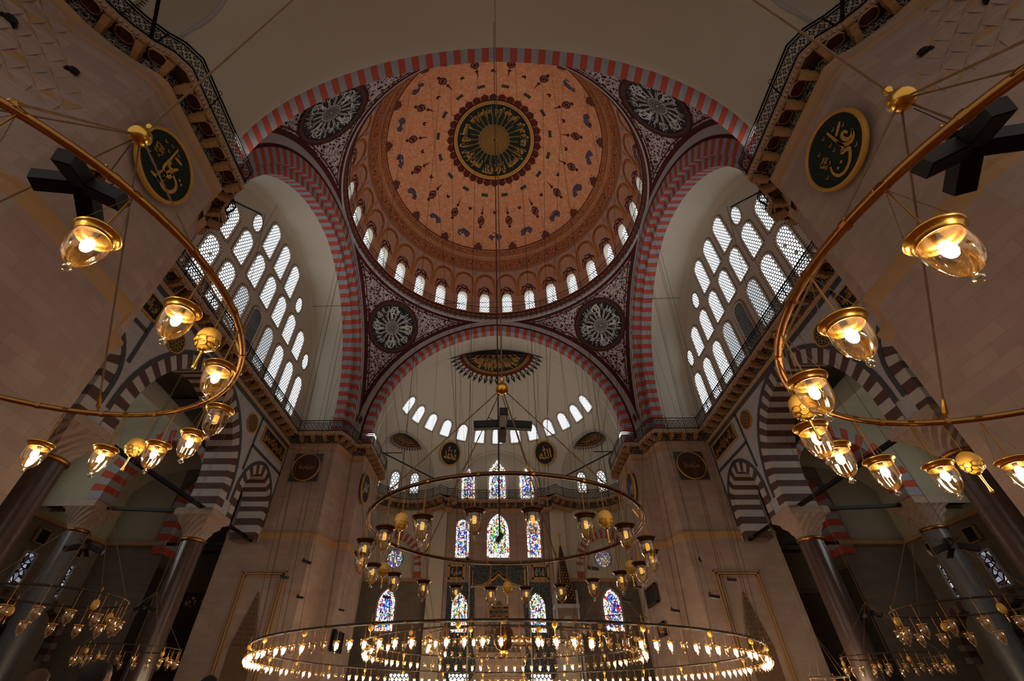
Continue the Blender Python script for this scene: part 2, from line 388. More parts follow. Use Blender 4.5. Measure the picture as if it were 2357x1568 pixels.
# medallion at the crown
mb.grid([[dome_pt(360*i/72,t,.04) for i in range(73)] for t in (.01,4,8,12,16,18)],4)
dring(17.7,19.35,3,.07); dring(18.35,18.6,10,.08); dring(19.35,20.0,7,.04)
dring(7.1,7.35,3,.06)
for j in range(34):
    a=j*360/34; s=1/ sin(RAD(21))
    W=1.75*s
    dfan([(a-W*.55,19.6),(a+W*.55,19.6),(a+W,20.3),(a+W,21.8),(a+W*.5,22.5),(a,22.9),(a-W*.5,22.5),(a-W,21.8),(a-W,20.3)],5,.035)
    if j%2==0: dfan([(a-.25,22.6),(a+.25,22.6),(a,25.2)],7,.035)
def dshape(a,t,pts,m,off=.035,sc=1.0):   # pts in degrees of arc (x across, y down)
    k=1/sin(RAD(t)); dfan([(a+x*k*sc,t+y*sc) for x,y in pts],m,off)
def circ(r,n=10,cx=0,cy=0,ry=None): return [(cx+r*cos(2*pi*i/n),cy+(ry or r)*sin(2*pi*i/n)) for i in range(n)]
cart=[(-1.6,-1),(-.8,-.7),(0,-.8),(.8,-.7),(1.6,-1),(1.7,0),(1.6,1),(.8,.75),(0,.85),(-.8,.75),(-1.6,1),(-1.7,0)]
hexa=[(-.6,-2.2),(.6,-2.2),(1.7,-.9),(1.7,.9),(.6,2.2),(-.6,2.2),(-1.7,.9),(-1.7,-.9)]
for j in range(16):
    a=11.25+22.5*j; b=22.5*j
    dshape(a,27.3,[(x*1.18,y*1.22) for x,y in cart],17,.03); dshape(a,27.3,cart,6)
    dshape(b,35.4,[(-.9,-.8),(-.2,-.5),(0,.1),(.3,-.6),(.9,-.8),(.7,.6),(0,1),(-.7,.6)],7)
    dshape(a,34.5,[(-.3,1.6),(.3,1.6),(.05,-1.8),(-.05,-1.8)],7); dshape(a,36.4,[(-.95,0),(-.3,-.4),(0,-1),(.3,-.4),(.95,0),(.3,.5),(0,1),(-.3,.5)],7,.036)
    dshape(a,40.3,hexa,5); dshape(a,40.3,[(x*.62,y*.66) for x,y in hexa],14,.04); dshape(a,40.3,[(x*.5,y*.55) for x,y in hexa],5,.045)
    dshape(a,43.4,circ(.75,8),7); dshape(a,38.2,[(-.4,-.4),(.4,-.4),(.3,.6),(-.3,.6)],7)
    rr=random.Random(j)
    dshape(b,48.3,[( (3.3+rr.uniform(-.3,.5))*cos(q)*(1-.25*(sin(q)>0.5)), (2.3+rr.uniform(-.3,.5))*sin(q)+(1.0 if abs(cos(q))<.3 and sin(q)>0 else 0)*-1.6) for q in [2*pi*i/14 for i in range(14)]],17,.03,1.1)
    dshape(b,48.3,[( (3.0+rr.uniform(-.4,.4))*cos(q)*(1-.25*(sin(q)>0.5)), (2.0+rr.uniform(-.4,.4))*sin(q)+(1.0 if abs(cos(q))<.3 and sin(q)>0 else 0)*-1.6) for q in [2*pi*i/14 for i in range(14)]],8,.04,1.12)
    for q in range(3): dshape(b,47.6,circ(.45+.2*rr.random(),6,rr.uniform(-1.8,1.8),rr.uniform(-1,1.4)),(5,7,14)[q],.045)
    dshape(a,53.8,[(x*1.12,y*1.12) for x,y in [(-.5,-1.9),(.6,-1.9),(1.2,-.8),(1.9,-.3),(1.7,.6),(2.3,1.5),(1.2,1.9),(0,1.2),(-1.2,1.9),(-2.3,1.5),(-1.7,.6),(-1.9,-.3),(-1.2,-.8)]],9,.065)
    for x in(-1.9,1.9): dshape(a,51.8,circ(.3,6,x),7)
for z0,z1,m in ((42.95,42.86,7),(42.3,42.2,10),(42.05,41.98,10),(41.85,41.78,10),(40.72,40.6,10),(40.5,40.42,10)): dring(zth(z0),zth(z1),m,.05)
dring(zth(41.74),zth(40.75),11,.035)
dring(zth(42.8),zth(42.35),11,.03)
for j in range(64): dshape(j*5.625+2.8,zth(41.22),circ(.38,8),7,.05)
# painted arcade of the drum
def pil(a,z0,z1,hw,m,off):
    h=DEG(hw/13.2); n=4
    mb.grid([[drum_pt(a-h,z0+(z1-z0)*i/n,off),drum_pt(a+h,z0+(z1-z0)*i/n,off)] for i in range(n+1)],m)
for k in range(WN):
    a0=k*11.25; ac=a0+5.625
    pil(a0,34.4,38.4,.2,12,.06); pil(a0,38.4,38.95,.3,13,.07); pil(a0,34.4,34.75,.27,13,.07)
    k0=DEG(1/13.0)
    for r0,r1,m in ((1.02,1.16,10),(.86,1.02,12)):
        rws=[[],[]]
        for i in range(15):
            q=pi*i/14
            rws[0].append(drum_pt(ac-r0*k0*cos(q),38.95+r0*sin(q),.05)); rws[1].append(drum_pt(ac-r1*k0*cos(q),38.95+r1*sin(q),.05))
        mb.grid(rws,m)
    mb.grid([[drum_pt(ac-.9*k0*cos(q),38.95+.9*sin(q),.06) for q in [pi*(.22+.56*i/6) for i in range(7)]],[drum_pt(ac-.98*k0*cos(q),38.95+.98*sin(q),.06) for q in [pi*(.22+.56*i/6) for i in range(7)]]],5)
    # floral spray over each window
    rr=random.Random(99)
    for i in range(34):
        q=pi*(i%17+.5)/17; rad=(.68 if i<17 else .95)+rr.uniform(-.06,.1); x=-rad*cos(q)*.85; z=36.9+rad*sin(q)*1.5
        s=.085+.05*rr.random()
        mb.add([drum_pt(ac+(x+s*cos(w))*k0,z+s*1.2*sin(w),.03) for w in [2*pi*t/5 for t in range(5)]],(9,7)[i%2])
    for i in range(10):
        for sx in(-1,1):
            x=sx*.78; z=34.7+i*.24; s=.08
            mb.add([drum_pt(ac+(x+s*cos(w))*k0,z+s*1.3*sin(w),.03) for w in [2*pi*t/5 for t in range(5)]],(9,7)[i%2])
    mb.add([drum_pt(a0-.22*0-.9,40.2,.05),drum_pt(a0+.9,40.2,.05),drum_pt(a0,39.6,.05)],16)
dome=mb.build('ceiling_dome',mats,smooth=False)
tag(dome,'great salmon-orange painted dome with flower cartouches, over the middle of the hall','ceiling',kind='structure')
# ring gallery under the drum windows
mb=MB()
prof=[(13.3,32.95),(13.2,33.5),(13.12,33.6),(12.98,33.95),(12.9,34.1),(12.9,34.22),(13.42,34.22)]
mb.lathe(prof,(0,0,0),128,0,mf=lambda a,b:(0,2,2,1,4,2)[a])
for j in range(144):
    a=2.5*j
    for m,off,dz in ((1,0,0),):
        h=.75
        mb.add([(r*sin(RAD(a+da)),r*cos(RAD(a+da)),z) for r,da,z in ((13.1,-h,33.66),(13.2,0,33.3),(13.1,h,33.66),(13.06,0,33.74))],3)
    mb.add([((13.0)*sin(RAD(a+1.25+dx)),(13.0)*cos(RAD(a+1.25+dx)),33.85+dz2) for dx,dz2 in ((-.45,0),(0,-.14),(.45,0),(0,.1))],4)
mb.build('trim_1',[M['cream'],M['maroon'],M['brown'],M['slate'],M['salmonwall']])
bpy.data.objects['trim_1']['kind']='structure'; tag(bpy.data.objects['trim_1'],'round toothed maroon cornice at the foot of the great dome','trim')
mb=MB(); mb.torus((0,0,35.05),12.92,.03,128,5); mb.torus((0,0,34.6),12.92,.015,128,4)
for j in range(96):
    a=RAD(j*3.75); mb.tube([(12.92*sin(a),12.92*cos(a),34.2),(12.92*sin(a),12.92*cos(a),35.05)],.02,4,0,False)
o=mb.build('balcony_railing',M['iron']); tag(o,'thin dark railing running round the foot of the great dome','railing')
def ordlab(k,c,what):
    d=k-c
    if d==0: return 'middle '+what
    return f"{ORD[abs(d)-1]} {what} {'right' if d>0 else 'left'} of the middle one"
NW=[0]
def window(label,kind_cat='window'):
    NW[0]+=1; t=thing(f'window_{NW[0]}',label,kind_cat,kind='structure'); return t
for k in range(WN):
    ac=k*11.25+5.625
    if not(-100<((ac+180)%360-180)<100): continue
    s=((ac+180)%360-180); idx=int(round((abs(s)-5.625)/11.25))
    t=window(f"dome-foot lattice window, {ORD[idx]} {'right' if s>0 else 'left'} of the chandelier rope")
    m2=MB(); o=arch_outline(ac,AWa,34.45,36.9,10,1,AW/AWa)
    m2.poly_holes(o,[],lambda u,v: drum_pt(u,v,-.55),0)
    # metre uvs
    m2.uv=[[(q[0]*RAD(1)*13.9,q[1]) for q in uv] for uv in m2.uv]
    m2.build('lattice_pane',M['hexd'],t)

# ------------------------------------------------------------------ great arches
def arch_t(r,e,z0,t):         # t in -1..1 -> (offset, z)
    R=r+e; am=acos(e/R); s=1 if t>=0 else -1; a=am*(1-abs(t))
    return (s*(-e+R*cos(a)), z0+R*sin(a)) if True else None
def arch_pt(r,e,z0,t,zfoot=None):
    """t beyond +-1 runs down the stilted foot"""
    tt=max(-1,min(1,t))
    R=r+e; am=acos(e/R); s=1 if tt>=0 else -1; a=am*abs(tt)      # t=0 crown
    # crown angle am, springing angle 0
    ang=am*(1-abs(tt))
    return (s*(-e+R*cos(ang)), z0+R*sin(ang))
FR={'front':lambda o,d,z:(o,d,z),'rear':lambda o,d,z:(o,-d,z),'left':lambda o,d,z:(-d,o,z),'right':lambda o,d,z:(d,o,z)}
def stripe_arch(mb,fr,prof,e,z0,zf,nv,m0=0,m1=1,nfoot=4,flip=None):
    """prof: (r,d) points; voussoirs nv (odd); feet down to zf"""
    segs=[]
    for i in range(nv): segs.append((-1+2*i/nv,-1+2*(i+1)/nv,i%2))
    for k in range(len(prof)-1):
        (r0,d0),(r1,d1)=prof[k],prof[k+1]
        for t0,t1,c in segs:
            n=2
            for q in range(n):
                a=t0+(t1-t0)*q/n; b=t0+(t1-t0)*(q+1)/n
                P=[]
                for r,d,t in ((r0,d0,a),(r1,d1,a),(r1,d1,b),(r0,d0,b)):
                    o_,z=arch_pt(r,e,z0,t); P.append(fr(o_,d,z))
                mb.add(P,m0 if c==0 else m1)
        if nfoot:
            for s in(-1,1):
                for j in range(nfoot):
                    za=z0-(z0-zf)*j/nfoot; zb=z0-(z0-zf)*(j+1)/nfoot
                    mb.add([fr(s*r0,d0,za),fr(s*r1,d1,za),fr(s*r1,d1,zb),fr(s*r0,d0,zb)],m1 if j%2==0 else m0)
PR_SIDE=[(12.42,13.1),(11.48,13.1),(11.48,13.6),(10.85,13.6),(10.85,14.45)]
PR_FR=[(12.42,13.1),(11.6,13.1),(11.6,13.9)]
LABA={'front':'red and grey striped great arch in front of the far half dome','rear':'red and grey striped great arch nearest overhead','left':'red and grey striped great arch framing the left lattice window wall','right':'red and grey striped great arch framing the right lattice window wall'}
nt=2
for side in('front','rear','left','right'):
    mb=MB(); fr=FR[side]
    stripe_arch(mb,fr,PR_SIDE if side in('left','right') else PR_FR,E0,HS,ZR,83)
    # maroon line and pale outer band
    n=90
    for r0,r1,m,dd in ((12.36,12.56,2,13.07),(12.54,13.3,3,13.085)):
        mb.grid([[fr(*(lambda q:(q[0],dd,q[1]))(arch_pt(r,E0,HS,-1+2*i/n))) for i in range(n+1)] for r in (r0,r1)],m)
        for s in(-1,1): mb.add([fr(s*r0,dd,HS),fr(s*r1,dd,HS),fr(s*r1,dd,ZR),fr(s*r0,dd,ZR)],m)
    # small lozenge ornaments where the bands meet
    for s in(-1,1):
        oo,zz=arch_pt(12.85,E0,HS,s*.93)
        mb.add([fr(oo+a*.22,13.05,zz+b*.5) for a,b in ((0,-1),(.9,-.1),(.6,.5),(0,1),(-.6,.5),(-.9,-.1))],4)
    o=mb.build(f'trim_{nt+0}',[M['red'],M['greyp'],M['maroon'],M['cream'],M['brown']]); nt+=1
    tag(o,LABA[side],'arch',kind='structure')

# ------------------------------------------------------------------ pendentives
def pend_o(z):
    R=13.12+E0; return sqrt(max(R*R-(z-HS)**2,0))-E0
ZTOP=HS+sqrt((13.12+E0)**2-E0**2)
def pend_pt(az,z,off=0):       # az degrees from +y axis
    o=max(pend_o(min(z,ZTOP)),0); r=sqrt(PA*PA+o*o)-off; return (r*sin(RAD(az)),r*cos(RAD(az)),z)
QN={(1,1):('right','far'),(-1,1):('left','far'),(-1,-1):('left','near'),(1,-1):('right','near')}
def bandpend(name,color):
    pass
for (sx,sy),(n1,n2) in QN.items():
    mb=MB(); rows=[]
    NZ=90; NA=64
    pts=[]
    for i in range(NZ+1):
        t=i/NZ; z=ZR+(33.36-ZR)*(1-(1-t)**1.6) if t<1 else 33.36
        o=max(pend_o(min(z,ZTOP)),0) if z<ZTOP else 0
        a0=DEG(atan2(o,PA)); row=[]
        for j in range(NA+1):
            a=a0+(90-2*a0)*j/NA; r=sqrt(PA*PA+o*o)
            if z>ZTOP: r=PA+(DR-.02-PA)*(z-ZTOP)/(33.36-ZTOP)
            row.append((sx*r*sin(RAD(a)),sy*r*cos(RAD(a)),z))
        rows.append(row); pts.append(z)
    # material by distance from the edges
    def mf(a,b):
        c=[(rows[a][b][k]+rows[a+1][b+1][k])/2 for k in range(3)]
        d1=min(abs(hypot(abs(c[k])+E0,c[2]-HS)-(13.12+E0)) for k in(0,1)) if c[2]<ZTOP else 9
        d2=33.0-c[2]
        if c[2]>32.98: return 2
        if d1<.3 or d2<.3: return 1
        if .38<d1<.46 or .36<d2<.42: return 1
        return 0
    mb.grid(rows,0,mf=mf)
    # thin light lines inside the maroon border
    o=mb.build('pendentive_wall',[M['pend'],M['maroon'],M['cream']],smooth=False)
    tag(o,f'curved {n2} {n1} triangle of maroon and white scrollwork under the great dome','pendentive',kind='structure')
# ------------------------------------------------------------------ half domes
class Half:
    def __init__(s,sg,yc,R,zc,exaz,exr,exz,cen=True,q0=(9.4,21.85)):
        s.sg=sg; s.yc=yc; s.R=R; s.zc=zc; s.holes=[]
        for sx in(-1,1):
            a=RAD(exaz)*sx; n=Vector((sin(a),sg*cos(a),0)); q=Vector((sx*q0[0],sg*q0[1],0)); s.holes.append((q,n,exr,exz))
        if cen: s.holes.append((Vector((0,sg*27.2,0)),Vector((0,sg,0)),4.8,19.3))
    def pt(s,az,el,off=0):
        r=s.R-off; return Vector((r*cos(RAD(el))*sin(RAD(az)), s.sg*(s.yc+r*cos(RAD(el))*cos(RAD(az))), s.zc+r*sin(RAD(el))))
def half_dome(H,nm,lab):
    mb=MB(); NAZ=180; NEL=80; G=[]
    els=[-14+104*i/NEL for i in range(NEL+1)]
    for e in els: 
        rr=H.R if e>0 else H.R
        row=[]
        for j in range(NAZ+1):
            az=-90+180*j/NAZ
            if e>=0: p=H.pt(az,e)
            else: p=Vector((H.R*sin(RAD(az)),H.sg*(H.yc+H.R*cos(RAD(az))),H.zc+H.R*RAD(e)))
            row.append(p)
        G.append(row)
    def inside(p):
        for hi,(q,n,r,z0) in enumerate(H.holes):
            t=Vector((-n.y,n.x,0)); s_=(p-q).dot(t); d=(p-q).dot(n)
            if d<-1.5: continue
            if p.z>z0:
                if s_*s_+(p.z-z0)**2<r*r: return hi+1
            elif abs(s_)<r: return hi+1
        return 0
    I=[[inside(p) for p in row] for row in G]
    def snap(p,hi):
        q,n,r,z0=H.holes[hi-1]; t=Vector((-n.y,n.x,0)); s_=(p-q).dot(t); z=p.z
        if z>z0: L=hypot(s_,z-z0) or 1e-6; s_,z=s_*r/L,z0+(z-z0)*r/L
        else: s_=r if s_>0 else -r
        # back on to the sphere / cylinder along n
        hr=H.R if z<H.zc else sqrt(max(H.R**2-(z-H.zc)**2,0)); c=Vector((0,H.sg*H.yc,0)); o=q+t*s_-c; o.z=0
        B=o.dot(n); dd=B*B-(o.dot(o)-hr*hr); d=-B+sqrt(max(dd,0)); r_=c+o+n*d; r_.z=z; return r_
    for a in range(NEL):
        for b in range(NAZ):
            ids=[(a,b),(a,b+1),(a+1,b+1),(a+1,b)]; ins=[I[i][j] for i,j in ids]
            if all(ins): continue
            P=[snap(G[i][j],I[i][j]) if I[i][j] else G[i][j] for i,j in ids]
            mb.add(P,0)
    # barrel piece from the great arch back to the half dome
    n=60; rows=[]
    for k in range(3):
        y=[13.9,(13.9+H.yc)/2,H.yc][k]; f=[0,.5,1][k]; row=[]
        for i in range(n+1):
            t=-1+2*i/n; o1,z1=arch_pt(11.6,E0,HS,t); ang=pi/2*(1-abs(t)); o2=(1 if t>=0 else -1)*H.R*cos(ang); z2=H.zc+H.R*sin(ang)
            row.append((o1+(o2*1.003-o1)*f,H.sg*(y+(.06 if k==2 else 0)),z1+(z2-z1)*f+(.03 if k==2 else 0)))
        rows.append(row)
    mb.grid(rows,0)
    for s in(-1,1): mb.grid([[(s*(11.6+(H.R-11.6)*f),H.sg*(13.9+(H.yc-13.9)*f),z) for f in(0,1)] for z in (HS+.3,ZR-.4)],0)
    o=mb.build('ceiling_half_dome',[M['plaster'],M['cream']],smooth=True)
    weld(o,.002); tag(o,lab,'ceiling',kind='structure')
HF=Half(1,16.2,12.0,19.5,58.7,4.4,19.35)
HR=Half(-1,17.5,12.3,19.6,56.8,4.35,21.2,False,(9.3,21.3))
half_dome(HF,'far','plain cream half dome at the far end above the gallery')
half_dome(HR,'near','plain cream half dome overhead at the top edge')
# exedra niches
def exedra(H,hi,lab,floorz):
    q,n,r,z0=H.holes[hi]; t=Vector((-n.y,n.x,0)); mb=MB(); NA=28
    c=Vector((0,H.sg*H.yc,0))
    def sph_d(s_,z):
        hr=H.R if z<H.zc else sqrt(max(H.R**2-(z-H.zc)**2,0)); o=q+t*s_-c; o.z=0; B=o.dot(n); return -B+sqrt(max(B*B-(o.dot(o)-hr*hr),0))
    D0=.55
    r1=[];r2=[]
    for i in range(NA+1):
        a=pi*i/NA; s_,z=r*cos(a),z0+r*sin(a); d=sph_d(s_,z); p=q+t*s_+n*d; p.z=z; r1.append(p); p2=q+t*s_+n*max(D0,d+.02); p2.z=z; r2.append(p2)
    mb.grid([r1,r2],0)
    def pt(az,el,off=0):      # az -90..90 about n, el 0..90
        rr=r-off; s_=rr*cos(RAD(el))*sin(RAD(az)); d=D0+rr*cos(RAD(el))*cos(RAD(az)); p=q+t*s_+n*d; p.z=z0+rr*sin(RAD(el)); return p
    mb.grid([[pt(-90+180*j/40,90*i/20) for j in range(41)] for i in range(21)],0)
    mb.grid([[(lambda p,z:(p.x,p.y,z))(pt(-90+180*j/40,0),z) for j in range(41)] for z in (z0,floorz)],0)
    for s in(-1,1):
        a=q+t*(s*r)+n*sph_d(s*r,z0); b=q+t*(s*r)+n*D0
        mb.add([(a.x,a.y,z0),(b.x,b.y,z0),(b.x,b.y,floorz),(a.x,a.y,floorz)],0)
    # raised pale edge line round the opening
    rr=[]
    for dr,off in ((.0,.0),(.0,.05),(.14,.05),(.14,0)):
        row=[]
        for i in range(-1,NA+2):
            a=pi*min(max(i,0),NA)/NA; s_,z=(r+dr)*cos(a),z0+(r+dr)*sin(a)
            if i<0 or i>NA: z=ZR
            p=q+t*s_+n*(sph_d(s_,z)-off); p.z=z; row.append(p)
        rr.append(row)
    mb.grid(rr,1)
    o=mb.build('ceiling_niche',[M['plaster'],M['cream']],smooth=True); tag(o,lab,'ceiling niche',kind='structure'); return pt
EX={}
EX['fl']=exedra(HF,0,'cream niche vault on the far left beside the gallery',ZC-.2)
EX['fr']=exedra(HF,1,'cream niche vault on the far right beside the gallery',ZC-.2)
EX['nl']=exedra(HR,0,'cream niche vault at the top left corner overhead',ZC-.2)
EX['nr']=exedra(HR,1,'cream niche vault at the top right corner overhead',ZC-.2)
# painted sunburst medallions
def sunburst(f,R1,n,lab,text=None,cols=(4,3),half=True,name='painted_medallion'):
    """f(rho,phi,off) maps a polar position (metres, radians)"""
    t=thing(name,lab,'painting',kind=None)
    mb=MB()
    mb.grid([[f(R1*k/6,2*pi*i/64,.04) for i in range(65)] for k in range(7)],0)
    mb.build('painted_disc',[M['black']],t)
    mb=MB()
    for a,b in ((.34,.36),(.93,.955),(.98,1.0)): mb.grid([[f(R1*a,2*pi*i/64,.06) for i in range(65)],[f(R1*b,2*pi*i/64,.06) for i in range(65)]],0)
    for i in range(26):
        for j in range(5):
            ph=2*pi*i/26+.1*(j%2); rho=R1*(.05+.06*j)
            mb.add([f(rho+.03*R1*cos(w),ph+.03*R1*sin(w)/max(rho,.1),.06) for w in (0,1.57,3.14,4.71)],0)
    mb.grid([[f(R1*a,2*pi*i/64,.05) for i in range(65)] for a in (.001,.3)],1)
    for w_,p0,p1 in (('يا عباد الذين اسرفوا',-1.25,-.25),('لا تقنطوا من رحمة الله',.25,1.25),('ان الله يغفر',-.22,.22)):
        text_polar(mb,w_,f,p1+(pi if False else 0),p0,R1*.9,R1*.42,.07,0,.03)
    for i in range(40):
        ph=-pi/2+pi*i/39; mb.add([f(R1*.4,ph-.012,.065),f(R1*.4,ph+.012,.065),f(R1*(.6+.12*(i%3)),ph+.008,.065),f(R1*(.6+.12*(i%3)),ph-.008,.065)],0)
    mb.build('gold_ornament',[M['goldp'],M['ochre']],t)
    mb=MB()
    mb.grid([[f(R1*a,2*pi*i/64,.03) for i in range(65)] for a in (1.0,1.11)],0)
    for i in range(n):
        ph=2*pi*i/n; dp=2*pi/n
        P=lambda a,b,o=.05:f(R1*a,ph+dp*b,o)
        mb.add([P(1.1,-.25,.04),P(1.1,.25,.04),P(1.17,.15,.04),P(1.17,-.15,.04)],0)
        mb.add([P(1.15,0),P(1.22,.33),P(1.29,.26),P(1.42,0),P(1.29,-.26),P(1.22,-.33)],1)
        mb.add([P(1.19,0,.06),P(1.225,.14,.06),P(1.27,0,.06),P(1.225,-.14,.06)],2)
    mb.build('rayed_border',[M['petal'],M['black'],M['cream']],t)
    return t
def hd_polar(H):
    def f(rho,phi,off):
        al=rho/H.R; v=Vector((sin(al)*sin(phi),H.sg*sin(al)*cos(phi),cos(al)))*(H.R-off)
        if v.y*H.sg<0: v.y=0
        return (v.x,v.y+H.sg*H.yc,v.z+H.zc)
    return f
sunburst(hd_polar(HF),3.9,44,'half-round gold and black sunburst painted high in the far half dome')
def ex_polar(H,hi):
    q,n,r,z0=H.holes[hi]; t=Vector((-n.y,n.x,0))
    def f(rho,phi,off):
        al=rho/r; v=Vector((sin(al)*sin(phi),sin(al)*cos(phi),cos(al)))*(r-off)
        if v.y<0: v.y=0
        p=q+t*v.x+n*(.55+v.y); return (p.x,p.y,z0+v.z)
    return f
sunburst(ex_polar(HF,0),1.75,44,'small dark sunburst painted in the far left niche vault')
sunburst(ex_polar(HF,1),1.75,44,'small dark sunburst painted in the far right niche vault')
# windows on curved walls
def sph_window(f,uc,hw,vb,vs,lab,mat,teeth=True,n=10,pointed=False,border=M['petal'],off=.05):
    """f(u,v,off) with u,v in metres"""
    t=window(lab); o=arch_outline(uc,hw,vb,vs,n)
    mb=MB(); mb.poly_holes(o,[],lambda u,v:f(u,v,off),0); mb.build('lattice_pane',mat,t)
    mb=MB(); o2=[(uc+(a-uc)*1.14,(b if b>vb+1e-6 else vb)+(.07 if b>vs else 0)) for a,b in o]
    mb.grid([[f(a,b,off+.02) for a,b in o],[f(a,b,off+.05) for a,b in o2]],0); mb.build('window_frame',M['whiterev'],t)
    if teeth:
        mb=MB(); cx,cz=uc,(vb+vs)/2
        oo=[(uc+(a-uc)*1.22,b+(.1 if b>vs else (-.12 if b<=vb+1e-6 else 0))) for a,b in o]; oo.append(oo[0])
        # resample
        L=[0]
        for i in range(1,len(oo)): L.append(L[-1]+hypot(oo[i][0]-oo[i-1][0],oo[i][1]-oo[i-1][1]))
        N=int(L[-1]/.2); 
        def at(s):
            s=s%L[-1]
            for i in range(1,len(L)):
                if s<=L[i]:
                    k=(s-L[i-1])/max(L[i]-L[i-1],1e-9); return (oo[i-1][0]+(oo[i][0]-oo[i-1][0])*k, oo[i-1][1]+(oo[i][1]-oo[i-1][1])*k)
            return oo[-1]
        for i in range(N):
            a=at(L[-1]*i/N); b=at(L[-1]*(i+.62)/N); m=at(L[-1]*(i+.31)/N); dx,dz=b[0]-a[0],b[1]-a[1]; l=hypot(dx,dz) or 1; nx,nz=-dz/l,dx/l
            if nx*(m[0]-cx)+nz*(m[1]-cz)<0: nx,nz=-nx,-nz
            mb.add([f(a[0],a[1],.03),f(b[0],b[1],.03),f(m[0]+nx*.2,m[1]+nz*.2,.03)],0)
        mb.build('toothed_border',border,t)
    return t
def hdf(H):
    k=cos(RAD(30))*H.R
    return lambda az: (lambda u,v,off: H.pt(az+DEG(u/k),DEG(v/H.R),off))
for i in range(-6,7):
    lab='half-dome lattice window, '+ordlab(i,0,'of the high row') if i else 'half-dome lattice window in the middle of the high row, behind the loudspeaker cross'
    sph_window(hdf(HF)(i*12.5+(1.2 if i<0 else -1.2 if i>0 else 0)*-0),0,.56,28.1*pi/180*12,36.8*pi/180*12-.56,lab,M['hexs'])
# exedra windows
for key,nm in(('fl','left'),('fr','right')):
    P=EX[key]
    for i,az in enumerate((-62,-31,0,31,62)):
        f=(lambda az:(lambda u,v,off:(lambda p:(p.x,p.y,v) if v<19.3 else p)(P(az+DEG(u/4.1),max(0,DEG(asin(min(1,(v-19.3)/4.2)))),off))))(az)
        sph_window(f,0,.42,18.9,20.5,f'small leaded window in the far {nm} niche, {ORD[i]} from its '+('centre side' if nm=='right' else 'pier side'),M['hexl'])
for key,nm in(('nl','left'),('nr','right')):
    P=EX[key]
    for i,az in enumerate((-58,0,58)):
        f=(lambda az:(lambda u,v,off:P(az+DEG(u/4.1),max(0.0,DEG(asin(min(1,max(0,v-21.2)/4.35)))) if v>21.2 else 0,off) if v>=21.2 else (lambda p:(p[0],p[1],v))(P(az+DEG(u/4.1),0,off))))(az)
        sph_window(f,0,.75,18.6,20.2,f'blind cream window with dark red toothed border, near {nm} niche at the top corner, {ORD[i]} one',M['cream'],off=.04)
# ------------------------------------------------------------------ side window walls
XT=17.4
for s,nm in((-1,'left'),(1,'right')):
    mb=MB()
    mb.add([(s*XT,-12,16.4),(s*XT,12,16.4),(s*XT,12,31.5),(s*XT,-12,31.5)],0)
    n=64; rows=[]
    for d,r,e in ((14.45,10.85,E0),(15.2,10.8,E0),(16.4,10.9,E0*.8),(17.1,11.05,.5),(17.42,10.75,.4)):
        rows.append([(s*d,)+arch_pt(r,e,HS,-1+2*i/n) for i in range(n+1)])
    mb.grid(rows,0)
    for t in(-1,1): mb.add([(s*14.45,t*10.85,HS),(s*17.4,t*10.85,HS),(s*17.4,t*10.85,16.4),(s*14.45,t*10.85,16.4)],0)
    o=mb.build(f'wall_{nm}_upper',[M['plaster']],smooth=False); tag(o,f'cream upper wall on the {nm} with rows of lattice windows','wall',kind='structure')
    f=lambda u,v,off:(s*(XT-off),u,v)
    for row,(ks,vb,vt,nmr) in enumerate((((range(-4,5)),18.9,22.35,'lowest row'),((range(-3,4)),23.2,25.75,'middle row'),((range(-1,2)),26.45,29.5,'top row'))):
        for k in ks:
            mat=M['hex'] if not(row==0 and k==0) else M['hexdark']
            if row==0 and k in(-1,1): mat=M['hexdim']
            st='dark blocked' if mat is M['hexdark'] else ('dim' if mat is M['hexdim'] else 'bright')
            wh='in the middle' if k==0 else f"{ORD[abs(k)-1]} {'beyond' if k>0 else 'nearer than'} the middle"
            sph_window(f,2.15*k-.05,.62,vb,vt-.62,f'{st} arched lattice window on the {nm} wall, {nmr}, {wh}',mat,off=.03)
    for k,(y,z) in enumerate(((4.3,27.2),(-4.3,27.2),(8.45,24.1),(-8.45,24.1))):
        t=window(f"small oval lattice window on the {nm} wall, {'upper' if z>26 else 'lower'} one at the {'far' if y>0 else 'near'} end")
        o=[(y+.46*cos(a),z+.72*sin(a)) for a in [2*pi*i/24 for i in range(24)]]
        m2=MB(); m2.poly_holes(o,[],lambda u,v:f(u,v,.03),0); m2.build('lattice_pane',M['hex'],t)
        m2=MB()
        for i in range(28):
            a=2*pi*i/28; b=a+.14; c_=a+.07
            m2.add([f(y+.56*cos(a),z+.84*sin(a),.03),f(y+.56*cos(b),z+.84*sin(b),.03),f(y+.7*cos(c_),z+1.0*sin(c_),.03)],0)
        m2.build('toothed_border',M['petal'],t)
# ------------------------------------------------------------------ gallery path (right half; x>=0), from the middle of the far wall round to the near niche
def arcpts(q,r,a0,a1,n): return [(q[0]+r*sin(RAD(a0+(a1-a0)*i/n)),q[1]+r*cos(RAD(a0+(a1-a0)*i/n))) for i in range(n+1)]
QF=(9.3,21.2); QR=(9.3,-21.2)
SEC={
 'centre':[(0,24.65),(4.35,24.65),(4.35,24.2),(5.3,24.15),(6.2,23.05)],
 'niche_far':arcpts(QF,3.65,-58,148,16),
 'pier_far':[(10.95,18.0),(10.75,17.3),(10.75,11.55),(12.05,11.55),(12.3,10.2),(12.7,9.25)],
 'side':[(12.7,9.25),(16.4,9.25),(16.4,-10.8),(13.2,-10.85)],
 'pier_near':[(13.2,-10.85),(12.5,-11.2),(12.3,-11.95),(10.85,-13.05),(10.75,-17.55)],
 'niche_near':arcpts(QR,3.6,24,-60+0,10)[:1]+arcpts(QR,3.6,24,175,14)}
